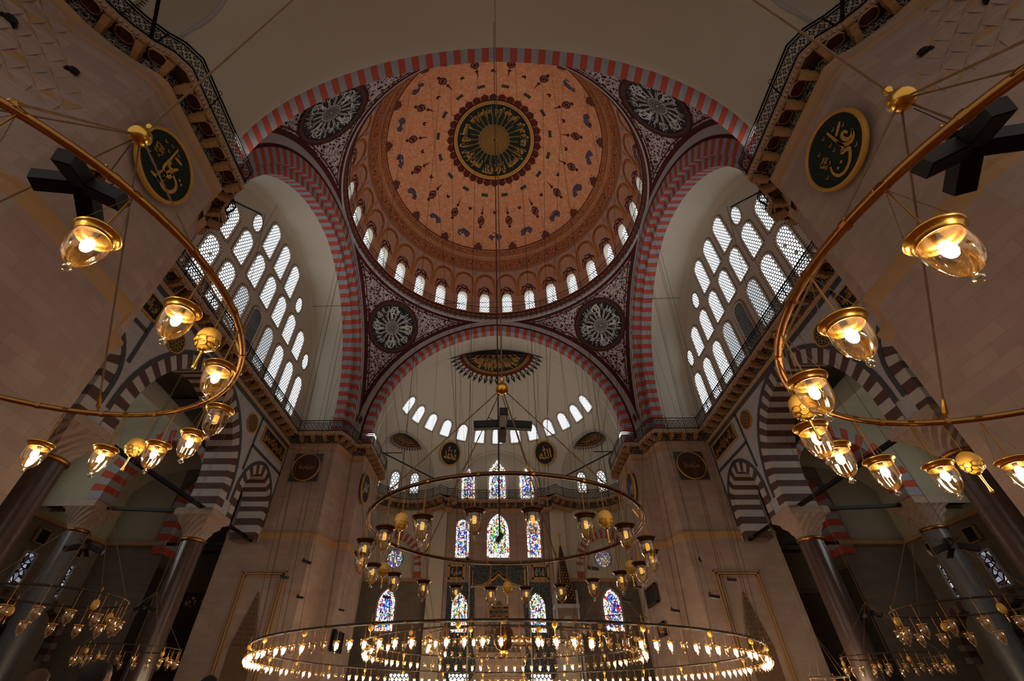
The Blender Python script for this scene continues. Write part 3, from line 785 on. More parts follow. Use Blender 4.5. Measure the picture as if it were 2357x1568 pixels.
SEC['niche_near']=[(10.75,-17.55)]+[(QR[0]+3.6*sin(RAD(a)),QR[1]+3.6*cos(RAD(a))) for a in range(30,176,10)]
def seglens(p):
    L=[0]
    for i in range(1,len(p)): L.append(L[-1]+hypot(p[i][0]-p[i-1][0],p[i][1]-p[i-1][1]))
    return L
def offset(path,d):
    """offset to the left of travel (towards the wall, away from the hall)"""
    out=[]; n=len(path)
    for i in range(n):
        def nrm(a,b):
            dx,dy=b[0]-a[0],b[1]-a[1]; l=hypot(dx,dy) or 1; return (-dy/l,dx/l)
        n1=nrm(path[max(i-1,0)],path[max(i,1)]) if i>0 else nrm(path[0],path[1])
        n2=nrm(path[i],path[i+1]) if i<n-1 else n1
        mx_,my=n1[0]+n2[0],n1[1]+n2[1]; l=hypot(mx_,my) or 1; mx_/=l; my/=l; c=max(.5,mx_*n1[0]+my*n1[1])
        out.append((path[i][0]+mx_*d/c,path[i][1]+my*d/c))
    return out
def along(path,step,start=None):
    L=seglens(path); T=L[-1]; n=max(1,int(round(T/step))); res=[]
    for k in range(n):
        s=T*(k+.5)/n
        for i in range(1,len(L)):
            if s<=L[i]: 
                f=(s-L[i-1])/max(L[i]-L[i-1],1e-9); a,b=path[i-1],path[i]; x=a[0]+(b[0]-a[0])*f; y=a[1]+(b[1]-a[1])*f; dx,dy=b[0]-a[0],b[1]-a[1]; l=hypot(dx,dy) or 1; res.append((x,y,dx/l,dy/l)); break
    return res
CORB=MB()
CORB.box((0,.3,16.98),(.11,.3,.12),0); CORB.box((0,.17,17.16),(.13,.2,.08),0); CORB.box((0,.42,16.84),(.1,.18,.06),0)
for z in (17.02,16.94): CORB.box((0,.0,z),(.112,.012,.012),1)
corb0=None
COFF=MB(); coff0=None
for m_,sc_,zz_ in ((0,1,17.17),(1,.8,17.155)):
    COFF.add([(a*sc_,.3+b*sc_,zz_) for a,b in ((-.3,-.13),(-.16,-.25),(.16,-.25),(.3,-.13),(.3,.13),(.16,.25),(-.16,.25),(-.3,.13))],m_)
COFF.grid([[(a,.3+b,17.17) for a,b in ((-.3,-.13),(-.16,-.25),(.16,-.25),(.3,-.13),(.3,.13),(.16,.25),(-.16,.25),(-.3,.13),(-.3,-.13))],[(a*.88,.3+b*.88,17.11) for a,b in ((-.3,-.13),(-.16,-.25),(.16,-.25),(.3,-.13),(.3,.13),(.16,.25),(-.16,.25),(-.3,.13),(-.3,-.13))]],0)
SNAME={'centre':'far wall','niche_far':'far niche','pier_far':'far pier','side':'side window wall','pier_near':'near pier','niche_near':'near niche'}
WALL={}
KEYS=['centre','niche_far','pier_far','side','pier_near','niche_near']
def fullpath():
    P=[];spans={}
    for k in KEYS:
        s=SEC[k]; i0=len(P)-1
        st=0
        if P and hypot(P[-1][0]-s[0][0],P[-1][1]-s[0][1])<.05: st=1
        a=len(P)-1 if P else 0
        P+=s[st:]; spans[k]=(max(a,0),len(P)-1)
    return P,spans
FP,SPANS=fullpath()
OFFC={}
def sec_offset(key,d):
    kk=round(d,3)
    if kk not in OFFC:
        full=[(-FP[1][0],FP[1][1])]+FP; OFFC[kk]=offset(full,d)[1:]
    a,b=SPANS[key]; return OFFC[kk][a:b+1]
for key,path0 in SEC.items():
    for sx in ((1,) if key=='x' else (1,-1)):
        nm='right' if sx>0 else 'left'
        if key=='centre' and sx<0: continue
        def OFF(dd,key=key,sx=sx):
            q=sec_offset(key,dd)
            if key=='centre': return [(-x,y) for x,y in q[::-1]]+q[1:]
            return q if sx>0 else [(-x,y) for x,y in q[::-1]]
        pp=OFF(0)
        # check side : wall should be farther from the hall centre
        side=1
        lab='iron-railed gallery on carved brackets along the '+(nm+' ' if key!='centre' else '')+SNAME[key]
        root=thing('gallery',lab,'gallery')
        mb=MB(); prof=[(0,ZR),(0,17.3),(.06,17.26),(.1,17.2),(.58,17.18),(.6,16.72),(.52,16.66),(.5,16.6),(.56,16.5),(.62,16.42),(.66,16.2)]
        mats_=[0,0,0,1,2,3,3,3,3,3]
        rws=[[(x,y,z) for x,y in OFF(d)] for d,z in prof]
        for i in range(len(rws)-1): mb.grid([rws[i],rws[i+1]],mats_[i])
        mb.grid([[(x,y,ZR) for x,y in OFF(0)],[(x,y,ZR) for x,y in OFF(1.2)]],0)
        mb.build('cornice',[M['moulding'],M['wood'],M['filig'],M['moulding']],root)
        # small light beading
        mb=MB()
        for x,y,dx,dy in along(pp,.16): mb.box((x,y,17.25),(.035,.035,.035),0)
        mb.build('beading',[M['cream']],root)
        bs=along(pp,.95)
        for x,y,dx,dy in bs:
            if corb0 is None:
                corb0=CORB.build('bracket',[M['tan'],M['wood']],root); c=corb0
            else: c=corb0.copy(); COL.objects.link(c); c.parent=root
            c.location=(x,y,0); c.rotation_euler=(0,0,atan2(dy,dx))
        for k in range(len(bs)-1):
            x,y,dx,dy=bs[k]; x2,y2=bs[k+1][:2]
            if coff0 is None: coff0=COFF.build('coffer',[M['tan'],M['coffer']],root); c=coff0
            else: c=coff0.copy(); COL.objects.link(c); c.parent=root
            c.location=((x+x2)/2,(y+y2)/2,0); c.rotation_euler=(0,0,atan2(y2-y,x2-x))
        # railing
        mb=MB()
        n=len(pp)
        for z,h in ((18.47,.035),(17.55,.025),(18.3,.015)):
            for i in range(n-1):
                a,b=pp[i],pp[i+1]; dx,dy=b[0]-a[0],b[1]-a[1]; l=hypot(dx,dy)
                if l<1e-4: continue
                mb.box(((a[0]+b[0])/2,(a[1]+b[1])/2,z),(l/2+.01,.02,h),0,Matrix.Rotation(atan2(dy,dx),3,'Z'))
        mb.build('rails',[M['iron']],root)
        mb=MB()
        for x,y,dx,dy in along(pp,.33):
            def rib(pts,w=.014,close=False):
                P=pts+([pts[0]] if close else [])
                for i in range(len(P)-1):
                    (a,b),(c_,d)=P[i],P[i+1]; l=hypot(c_-a,d-b) or 1; ux,uz=-(d-b)/l*w,(c_-a)/l*w
                    mb.add([(x+dx*(a-ux),y+dy*(a-ux),b-uz),(x+dx*(c_-ux),y+dy*(c_-ux),d-uz),(x+dx*(c_+ux),y+dy*(c_+ux),d+uz),(x+dx*(a+ux),y+dy*(a+ux),b+uz)],0)
            rib([(.1*cos(q),17.93+.1*sin(q)) for q in [2*pi*i/8 for i in range(8)]],.016,True)
            for zz in (17.68,18.18): rib([(.065*cos(q),zz+.07*sin(q)) for q in [2*pi*i/6 for i in range(6)]],.014,True)
            rib([(-.165,17.56),(0,17.8),(.165,17.56)]); rib([(-.165,18.29),(0,18.05),(.165,18.29)])
            rib([(-.165,17.75),(-.1,17.93),(-.165,18.1)]); rib([(.165,17.75),(.1,17.93),(.165,18.1)])
            rib([(0,17.56),(0,17.83)],.01); rib([(0,18.03),(0,18.29)],.01); rib([(-.165,17.56),(-.165,18.29)],.01)
        mb.build('scroll_panels',[M['iron']],root)
        mb=MB()
        for x,y,dx,dy in along(pp,2.4):
            mb.tube([(x,y,17.45),(x,y,18.5)],.03,5)
            nx,ny=-dy,dx
            if key in('side','pier_far','centre','pier_near'): mb.tube([(x,y,18.5),(x+nx*.02,y+ny*.02,18.75),(x+nx*.14,y+ny*.14,18.95),(x+nx*.3,y+ny*.3,19.0),(x+nx*.42,y+ny*.42,18.92)],.014,4,0,False)
        mb.build('posts',[M['iron']],root)
        WALL[(key,sx)]=OFF(.64)

def wallstrip(pts,z0,z1,mat,name,lab,m2=None):
    mb=MB(); L=seglens(pts)
    for i in range(len(pts)-1):
        a,b=pts[i],pts[i+1]
        mb.add([(a[0],a[1],z0),(b[0],b[1],z0),(b[0],b[1],z1),(a[0],a[1],z1)],0,[(L[i],z0),(L[i+1],z0),(L[i+1],z1),(L[i],z1)])
    return mb
# ------------------------------------------------------------------ piers
for sx in(1,-1):
    nm=SD[sx]
    for key,far in(('pier_far','far'),('pier_near','near')):
        W=WALL[(key,sx)]
        if key=='pier_far': path=[(sx*19.4,9.72),(sx*17.0,9.72)]+([w for w in (W[::-1] if sx>0 else W)]); tail=[(sx*11.5,18.2),(sx*19.4,18.2)]
        else: path=[(sx*19.4,-11.35),(sx*17.0,-11.35)]+([w for w in (W if sx>0 else W[::-1])]); tail=[(sx*11.55,-17.75),(sx*14.2,-20.4),(sx*19.4,-20.4)]
        pth=path+tail
        root=thing('pier',f'massive rose limestone {far} {nm} pier carrying the gallery','pier',kind='structure')
        mb=MB()
        L=seglens(pth)
        for i in range(len(pth)-1):
            a,b=pth[i],pth[i+1]; mb.add([(a[0],a[1],FLOOR),(b[0],b[1],FLOOR),(b[0],b[1],16.45),(a[0],a[1],16.45)],0,[(L[i],FLOOR),(L[i+1],FLOOR),(L[i+1],16.45),(L[i],16.45)])
        # upper pier behind the gallery
        up=[(sx*17.5,path[0][1]+(.9 if far=='far' else -.4)),(sx*13.3,path[0][1]+(.9 if far=='far' else -.4)),(sx*12.6,11.9 if far=='far' else -12.2),(sx*12.0,13.2 if far=='far' else -13.6),(sx*11.75,17.5 if far=='far' else -17.8)]
        for i in range(len(up)-1): mb.add([(*up[i],16.3),(*up[i+1],16.3),(*up[i+1],ZR+.9),(*up[i],ZR+.9)],0)
        mb.build('shaft',[M['pink']],root)
        mb=MB()
        s_=1
        c=[Vector((a,b)) for a,b in pth]
        ctr=sum(c,Vector((0,0)))/len(c)
        def offp(d):
            o1=offset(pth,d); return o1
        test=offset(pth,.3); 
        sg=-1 if (Vector(test[2])-ctr).length<(c[2]-ctr).length else 1
        for i,(d,z) in enumerate(((0,9.75),(.14,9.72),(.16,9.6),(.08,9.52),(.05,9.35),(0,9.25))):
            row=[(x,y,z) for x,y in offset(pth,sg*d)]
            if i: mb.grid([prev,row],0)
            prev=row
        for i,(d,z) in enumerate(((0,16.2),(.05,16.18),(.06,16.05),(0,16.0))):
            row=[(x,y,z) for x,y in offset(pth,sg*d)]
            if i: mb.grid([prev,row],0)
            prev=row
        mb.build('moulding',[M['moulding']],root)
        if far=='far':     # blind niche with stalactite hood
            yy=9.72; cx=sx*15.85
            mb=MB()
            for w,d,zt in ((1.55,.05,7.2),(1.38,.09,7.05),(1.2,.05,6.9)):
                for a,b in ((-w,-w+.07),(w-.07,w)): mb.box((cx+(a+b)/2,yy-d/2,(zt+FLOOR)/2),(.035,d/2+.02,(zt-FLOOR)/2))
                mb.box((cx,yy-d/2,zt-.035),(w,d/2+.02,.035))
            mb.build('niche_frame',[M['moulding']],root)
            mb=MB(); 
            for lv in range(11):
                z=3.0+lv*.27; w=.8*(1-lv/11.5); n=max(1,11-lv)
                for j in range(n):
                    x=cx-w+2*w*(j+.5)/n; r=w/n
                    P=[(x-r,yy-.02,z),(x+r,yy-.02,z),(x+r*.7,yy-.02,z+.2),(x,yy-.02,z+.28),(x-r*.7,yy-.02,z+.2)]
                    q=(x,yy-.12,z+.06)
                    for i in range(5): mb.add([P[i],P[(i+1)%5],q],0)
            mb.box((cx,yy-.01,.9),(.8,.02,2.1)); mb.build('stalactite_hood',[M['hood']],root)
# stalactite vaulting on the near piers' niche side
for sx in(1,-1):
    mb=MB(); nm=SD[sx]; NU=22; NV=9; rr=random.Random(5)
    G=[]
    top=[(QR[0]+4.2*sin(RAD(a)),QR[1]+4.2*cos(RAD(a))) for a in [31+ i*6.1 for i in range(NU+1)]]
    bot=[(11.55+2.9*i/NU+.9*i/NU,-17.75-2.9*i/NU-2.6*i/NU) for i in range(NU+1)]
    for v in range(NV+1):
        f=v/NV; z=16.25-3.9*f; row=[]
        for u in range(NU+1):
            x=top[u][0]*(1-f)+bot[u][0]*f; y=top[u][1]*(1-f)+bot[u][1]*f
            k=((u+v)%2)*.2*(1 if 0<v<NV else 0); row.append((sx*(x+k*.7),y-k*.7+.0,z-((u+v)%2)*.1))
        G.append(row)
    for v in range(NV):
        for u in range(NU):
            c=[sum(G[a][b][k] for a,b in((v,u),(v,u+1),(v+1,u),(v+1,u+1)))/4 for k in range(3)]; c[0]+=sx*.13; c[1]-=.13; c[2]+=.1
            P=[G[v][u],G[v][u+1],G[v+1][u+1],G[v+1][u]]
            for i in range(4): mb.add([P[i],P[(i+1)%4],tuple(c)],1 if rr.random()<.14 else 0)
    mb.grid([[(sx*x,y,12.35) for x,y in bot],[(sx*x,y,FLOOR) for x,y in bot]],2)
    root=thing('stalactite_vault',f'carved stone stalactite vaulting under the gallery at the top {nm}','vault',kind='structure')
    mb.build('cells',[M['pink'],M['moulding'],M['pink']],root)
    mb=MB()
    for i in range(3):
        u=3+i*4; x,y,z=G[4][u]; mb.lathe([(0,-.25),(.08,-.2),(.14,-.1),(.16,0),(0,.1)],(x-sx*.05,y+.1,z),10,0)
        for j in range(8): mb.box((x+.17*cos(j*.785)-sx*.05,y+.1+.17*sin(j*.785),z-.18),(.035,.035,.06))
    mb.build('rosettes',[M['board']],root)
# ------------------------------------------------------------------ side arcades
XA=17.0; YC=-1.3
AR=[(YC,4.55,10.35,.35,'middle'),(7.15,1.75,10.9,.25,'far'),(-9.75,1.75,10.9,.25,'near')]
def pointed(yc,r,z0,e,zf,n=16):
    pts=[(yc-r,zf)]
    for i in range(2*n+1):
        t=-1+i/n; o_,z=arch_pt(r,e,z0,t); pts.append((yc+o_,z))
    return pts+[(yc+r,zf)]
for sx in(1,-1):
    nm=SD[sx]; f=lambda u,v,d=0:(sx*(XA+d),u,v)
    mb=MB()
    holes=[pointed(yc,r,z0,e,9.05) for yc,r,z0,e,_ in AR]
    # cut the wall as one outline: columns stand under it, so openings run down to its lower edge
    out=[(-11.6,16.5),(-11.6,9.0)]
    for yc,r,z0,e,_ in sorted(AR): out+=[(yc-r,9.0)]+pointed(yc,r,z0,e,9.05)[1:-1]+[(yc+r,9.0)]
    out+=[(9.9,9.0),(9.9,16.5)]
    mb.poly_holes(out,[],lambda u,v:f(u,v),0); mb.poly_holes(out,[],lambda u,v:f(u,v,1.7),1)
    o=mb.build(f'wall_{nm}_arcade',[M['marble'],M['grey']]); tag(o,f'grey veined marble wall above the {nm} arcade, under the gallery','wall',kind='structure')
    for yc,r,z0,e,w in AR:
        mb=MB(); wd=.78 if w=='middle' else .62
        fr=lambda o_,d,z,yc=yc:(sx*(XA+d),yc+o_,z)
        nv=39 if w=='middle' else 17
        stripe_arch(mb,fr,[(r+wd,-.03),(r,-.03),(r,1.72)],e,z0,9.0,nv,nfoot=3 if w=='middle' else 4)
        n=40
        for s_ in (0,1):
            pass
        mb.grid([[fr(*(lambda q:(q[0],-.05,q[1]))(arch_pt(rr_,e,z0,-1+2*i/n))) for i in range(n+1)] for rr_ in (r+wd,r+wd+.24)],2)
        for s in(-1,1): mb.add([fr(s*(r+wd),-.05,z0),fr(s*(r+wd+.24),-.05,z0),fr(s*(r+wd+.24),-.05,10.0),fr(s*(r+wd),-.05,10.0)],2)
        o=mb.build('striped_arch',[M['brownred'],M['whitest'],M['dkmarble']])
        tag(o,f"brown and white striped {'large middle' if w=='middle' else 'small '+w} arch of the {nm} arcade",'arch',kind='structure')
    # marble strips on the spandrels
    mb=MB()
    def strip(a,b,w=.11):
        (u0,v0),(u1,v1)=a,b; l=hypot(u1-u0,v1-v0); px,pz=-(v1-v0)/l*w,(u1-u0)/l*w
        mb.add([f(u0-px,v0-pz,-.03),f(u1-px,v1-pz,-.03),f(u1+px,v1+pz,-.03),f(u0+px,v0+pz,-.03)],0)
    strip((-11.4,16.25),(9.7,16.25),.16); strip((4.65,12.2),(4.75,16.2)); strip((4.7,14.0),(9.7,14.0)); strip((9.62,11),(9.62,16.2),.08)
    strip((-7.2,12.2),(-7.3,16.2)); strip((-7.3,14.0),(-11.4,14.0))
    o=mb.build('marble_strips',[M['dkmarble']]); tag(o,f'dark green-grey marble strips framing the {nm} spandrel panels','marble inlay')
# columns
def column(x,y,r,ztop,lab,mat,capm,base=True,capw=1.15):
    t=thing('column',lab,'column',(x,y,0))
    mb=MB(); mb.lathe([(r*1.06,FLOOR+.5),(r*1.02,2),(r*.98,ztop-1.75),(r*.95,ztop-1.6)],n=36); mb.build('shaft',mat,t,smooth=True)
    mb=MB(); mb.lathe([(r*.95,ztop-1.66),(r*1.12,ztop-1.62),(r*1.12,ztop-1.5),(r*1.0,ztop-1.46)],n=36); mb.build('bronze_collar',M['brassdk'],t,smooth=True)
    mb=MB(); rows=[]; NV=6; N=32
    for v in range(NV+1):
        fz=v/NV; z=ztop-1.48+1.15*fz; row=[]
        for k in range(N):
            a=2*pi*k/N; ca,sa=cos(a),sin(a); sq=1/max(abs(ca),abs(sa)); sh=1+(sq-1)*fz**1.2; rad=(r+(capw-r)*fz**1.3)*sh*(1-.1*((k+v)%2)*(0<v<NV)); row.append((rad*ca,rad*sa,z))
        rows.append(row)
    mb.grid(rows,0,close=True); mb.build('capital',capm,t)
    mb=MB(); mb.box((0,0,ztop-.2),(capw,capw,.16)); mb.box((0,0,ztop-.02),(capw*.96,capw*.96,.06)); mb.build('abacus',capm,t)
    if base:
        mb=MB(); mb.box((0,0,FLOOR+.12),(r*1.35,r*1.35,.12)); mb.lathe([(r*1.3,FLOOR+.24),(r*1.32,FLOOR+.34),(r*1.1,FLOOR+.42),(r*1.15,FLOOR+.5),(r*1.0,FLOOR+.56)],n=36); mb.build('base',M['marble'],t)
    return t
for sx in(1,-1):
    nm=SD[sx]
    column(sx*17.85,3.95,.62,9.05,f'polished dark porphyry column, far one of the {nm} arcade',M['shaft'],M['capital'],capw=1.12)
    column(sx*17.85,-6.95,.66,9.05,f'polished dark porphyry column, near one of the {nm} arcade',M['shaft'],M['capital'],capw=1.2)
    column(sx*25.1,3.95,.6,9.6,f'grey marble column standing behind the {nm} arcade',M['shaftgrey'],M['capital'],capw=1.0)
    # tie rods
    for a,b,lab in (((sx*17.5,-11.3,9.12),(sx*17.5,9.7,9.12),f'long black iron tie beam across the {nm} arcade at capital height'),
                    ((sx*17.8,3.95,9.18),(sx*27.9,3.95,9.6),f'black iron tie beam between the two far columns on the {nm}'),
                    ((sx*18.2,9.9,8.95),(sx*23.5,9.9,8.95),f'upper black iron bar beside the far {nm} pier'),
                    ((sx*18.2,11.9,8.95),(sx*22,11.9,8.95),f'lower black iron bar beside the far {nm} pier')):
        mb=MB(); d=(Vector(b)-Vector(a)); rot=d.to_track_quat('X','Z').to_matrix(); mb.box(tuple((Vector(a)+Vector(b))/2),(d.length/2,.09,.09),0,rot)
        o=mb.build('tie_beam',M['iron']); tag(o,lab,'tie beam')
# ------------------------------------------------------------------ side aisles
for sx in(1,-1):
    nm=SD[sx]; X=lambda x:sx*x
    # transverse striped arch from arcade column to the second column
    mb=MB(); fr=lambda o_,d,z:(X(21.45+o_),3.95+d,z)
    stripe_arch(mb,fr,[(3.8,-.62),(2.95,-.62),(2.95,.62),(3.8,.62)],.5,10.3,9.3,27,nfoot=2)
    o=mb.build('striped_arch',[M['red'],M['greyp']]); tag(o,f'red and grey striped aisle arch springing from the far {nm} column','arch',kind='structure')
    mb=MB(); out=[(-3.75,9.4),(-3.4,9.4)]+[(a,b) for a,b in pointed(0,3.4,10.3,.5,9.6)[1:-1]]+[(3.4,9.4),(6.7,9.4),(6.7,17),(-3.75,17)]
    mb.poly_holes(out,[],lambda u,v:(X(21.45+u),3.95-.5,v),0); mb.poly_holes(out,[],lambda u,v:(X(21.45+u),3.95+.5,v),0)
    # far aisle wall in line with the pier, with an opening and striped arch
    out=[(18.5,FLOOR),(18.5,17),(28.2,17),(28.2,FLOOR),(23.6,FLOOR),(23.6,11)]+[(21.2+a,b) for a,b in [(lambda q:(q[0],q[1]))(arch_pt(2.4,.4,11.0,1-2*i/24)) for i in range(1,24)]]+[(18.8,11),(18.8,FLOOR)]
    mb.poly_holes(out,[],lambda u,v:(X(u),9.95,v),1)
    # plaster upper zone over the stone
    mb.poly_holes([(24.6,8.95),(28.2,8.95),(28.2,17),(24.6,17)],[],lambda u,v:(X(u),9.93,v),0)
    # vault of the bays
    for y0,y1 in ((-12,3.45),(4.4,9.95),(9.95,20)):
        xa,xb=18.6,28.2; n=10
        mb.grid([[(X(xa+(xb-xa)*i/n),y0+(y1-y0)*j/n,12.6+3.6*sin(pi*i/n)**.6*(.55+.45*sin(pi*j/n)**.6)) for i in range(n+1)] for j in range(n+1)],0)
    mb.add([(X(17.6),-14.2,17.3),(X(28.6),-14.2,17.3),(X(28.6),20,17.3),(X(17.6),20,17.3)],0)
    # outer wall
    ow=[(-14,FLOOR),(20,FLOOR),(20,17),(-14,17)]
    mb.add([(X(28.2),-14,FLOOR),(X(28.2),20,FLOOR),(X(28.2),20,9.0),(X(28.2),-14,9.0)],1)
    mb.add([(X(28.2),-14,9.0),(X(28.2),20,9.0),(X(28.2),20,17),(X(28.2),-14,17)],0)
    mb.add([(X(18.5),17.9,FLOOR),(X(28.2),17.9,FLOOR),(X(28.2),17.9,7.4),(X(18.5),17.9,7.4)],1)
    mb.add([(X(18.5),17.9,7.4),(X(28.2),17.9,7.4),(X(28.2),17.9,17),(X(18.5),17.9,17)],0)
    mb.add([(X(18.7),-14,16.5),(X(18.7),9.9,16.5),(X(18.7),9.9,17.4),(X(18.7),-14,17.4)],0)
    mb.add([(X(28.2),-14,FLOOR),(X(19.4),-14,FLOOR),(X(19.4),-14,17),(X(28.2),-14,17)],1)
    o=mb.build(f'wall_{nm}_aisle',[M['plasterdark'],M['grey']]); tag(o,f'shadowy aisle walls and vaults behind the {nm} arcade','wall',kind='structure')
    mb=MB()
    for y0,y1,xx in ((-14,20,28.1),): mb.box((X(xx),(y0+y1)/2,9.0),(.15,(y1-y0)/2,.12))
    mb.box((X(25.9),9.8,8.95),(2.3,.16,.12))
    mb.box((X(23.3),17.8,7.4),(4.8,.12,.1))
    o=mb.build('trim_%d'%(10+sx),[M['moulding']]); tag(o,f'stone string course round the {nm} aisle wall','moulding',kind='structure')
    mb=MB(); fr=lambda o_,d,z:(X(21.2+o_),9.9+d,z)
    stripe_arch(mb,fr,[(3.3,-.08),(2.4,-.08),(2.4,1.4)],.4,11.0,8.3,21,nfoot=6)
    o=mb.build('striped_arch',[M['red'],M['greyp']]); tag(o,f'red and grey striped arch deep in the {nm} aisle beside the far pier','arch',kind='structure')
    f=lambda u,v,off:(X(28.1-off),u,v)
    for i,(y,z0,z1,hw) in enumerate(((6.9,9.4,11.2,.55),(1.2,9.4,11.2,.55),(-6,9.6,11.8,.6))): sph_window(f,y,hw,z0,z1-.5,f'pale lattice window high in the {nm} aisle, {ORD[i]} from the far end',M['hexs'],off=.05)
    for i,y in enumerate((7.9,4.9,1.0,-4)):
        t=window(f'tall dark-framed window low in the {nm} aisle, {ORD[i]} from the far end')
        m2=MB(); m2.add([f(y-.35,5.4,.06),f(y+.35,5.4,.06),f(y+.35,7.1,.06),f(y-.35,7.1,.06)],0); m2.build('glass_pane',M['aislelow'],t)
        m2=MB()
        for a,b,c_,d in ((y-.45,y-.35,5.3,7.2),(y+.35,y+.45,5.3,7.2),(y-.35,y+.35,7.1,7.2),(y-.35,y+.35,5.3,5.4)):
            m2.box((X(28.05),(a+b)/2,(c_+d)/2),(.08,(b-a)/2,(d-c_)/2))
        m2.build('window_frame',M['marble'],t)
        t2=thing('framed_picture',f'small dark square panel above the {ORD[i]} low window of the {nm} aisle','picture')
        m2=MB(); m2.box((X(28.05),y,8.05),(.06,.38,.38)); m2.build('panel_board',M['board'],t2); 
        m2=MB()
        for q in range(4):
            a=q*pi/2; m2.box((X(28.02),y+.4*cos(a),8.05+.4*sin(a)),(.09,.03 if q%2==0 else .43,.43 if q%2==0 else .03))
        m2.build('panel_frame',M['moulding'],t2)
    for i,y in enumerate((-12,-8.6,-5.2,-1.8)):  # unseen windows added to brighten the aisle vault and cross wall
        t=window(f'added light-giving arched window high in the {nm} aisle, hidden behind the near pier, {ORD[i]} from the entrance side')
        m2=MB(); m2.poly_holes(arch_outline(y,1.2,9.6,12.6,8),[],lambda u,v:f(u,v,.05),0); m2.build('glass_pane',M['aislefill'],t)
    t=window(f'bright doorway-like window at the foot of the {nm} aisle wall')
    m2=MB(); m2.add([f(-2.3,.9,.05),f(-.9,.9,.05),f(-.9,3.2,.05),f(-2.3,3.2,.05)],0); m2.build('glass_pane',M['plainwin'],t)
    # lower arcade against the outer wall
    mb=MB()
    for i,y in enumerate((-8.5,-4.2,.1,4.4,8.0)):
        fr=lambda o_,d,z,y=y:(X(27.9+d*0-.0),y+o_,z)
        stripe_arch(mb,lambda o_,d,z,y=y:(X(27.6+d),y+o_,z),[(1.75,0),(1.3,0),(1.3,.5)],.3,3.1,2.2,13,nfoot=3)
    o=mb.build('low_striped_arcade',[M['brownred'],M['grey']]); tag(o,f'low row of dim striped arches along the foot of the {nm} aisle wall','arcade',kind='structure')
    # plain plaster recess between pier and column
    t=window(f'tall pale arched recess seen between the far {nm} pier and its column')
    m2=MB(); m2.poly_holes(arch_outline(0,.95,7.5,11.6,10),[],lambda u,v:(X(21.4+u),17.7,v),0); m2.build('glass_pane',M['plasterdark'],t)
    m2=MB()
    for r0 in (1.0,1.15): m2.grid([[(X(21.4+a*r0/.95),17.65,b) for a,b in arch_outline(0,.95,7.5,11.6,10)],[(X(21.4+a*(r0+.07)/.95),17.65,b+.05) for a,b in arch_outline(0,.95,7.5,11.6,10)]],0)
    m2.build('window_frame',M['petal'],t)
# floor
mb=MB(); mb.add([(-29,-32,FLOOR),(29,-32,FLOOR),(29,27,FLOOR),(-29,27,FLOOR)],0)
o=mb.build('floor',M['carpet']); tag(o,'red patterned carpet floor of the prayer hall','floor',kind='structure')
# ------------------------------------------------------------------ far (qibla) wall
YQ=25.4
fq=lambda u,v,off=0:(u,YQ-off,v)
mb=MB(); mb.add([fq(-14.5,FLOOR),fq(14.5,FLOOR),fq(14.5,16.9),fq(-14.5,16.9)],0)
for s in(-1,1):
    mb.add([(s*14.5,YQ,FLOOR),(s*11.5,17.9,FLOOR),(s*11.5,17.9,16.9),(s*14.5,YQ,16.9)],0)
    mb.box((s*6.2,25.15,(16.5+FLOOR)/2),(.75,.35,(16.5-FLOOR)/2),1)
    mb.box((s*10.3,25.3,9.75),(4.2,.2,.13),2)
    mb.box((s*10.3,25.38,13.2),(4.1,.1,3.3),1)
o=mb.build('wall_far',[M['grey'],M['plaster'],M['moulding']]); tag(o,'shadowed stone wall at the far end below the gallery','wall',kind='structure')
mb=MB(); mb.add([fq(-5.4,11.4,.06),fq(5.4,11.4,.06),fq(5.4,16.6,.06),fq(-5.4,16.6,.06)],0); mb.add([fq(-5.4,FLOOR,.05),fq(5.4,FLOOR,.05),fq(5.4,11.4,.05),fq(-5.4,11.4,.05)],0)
o=mb.build('wall_far_centre',[M['pink']]); tag(o,'rose stone middle bay of the far wall around the stained glass','wall',kind='structure')
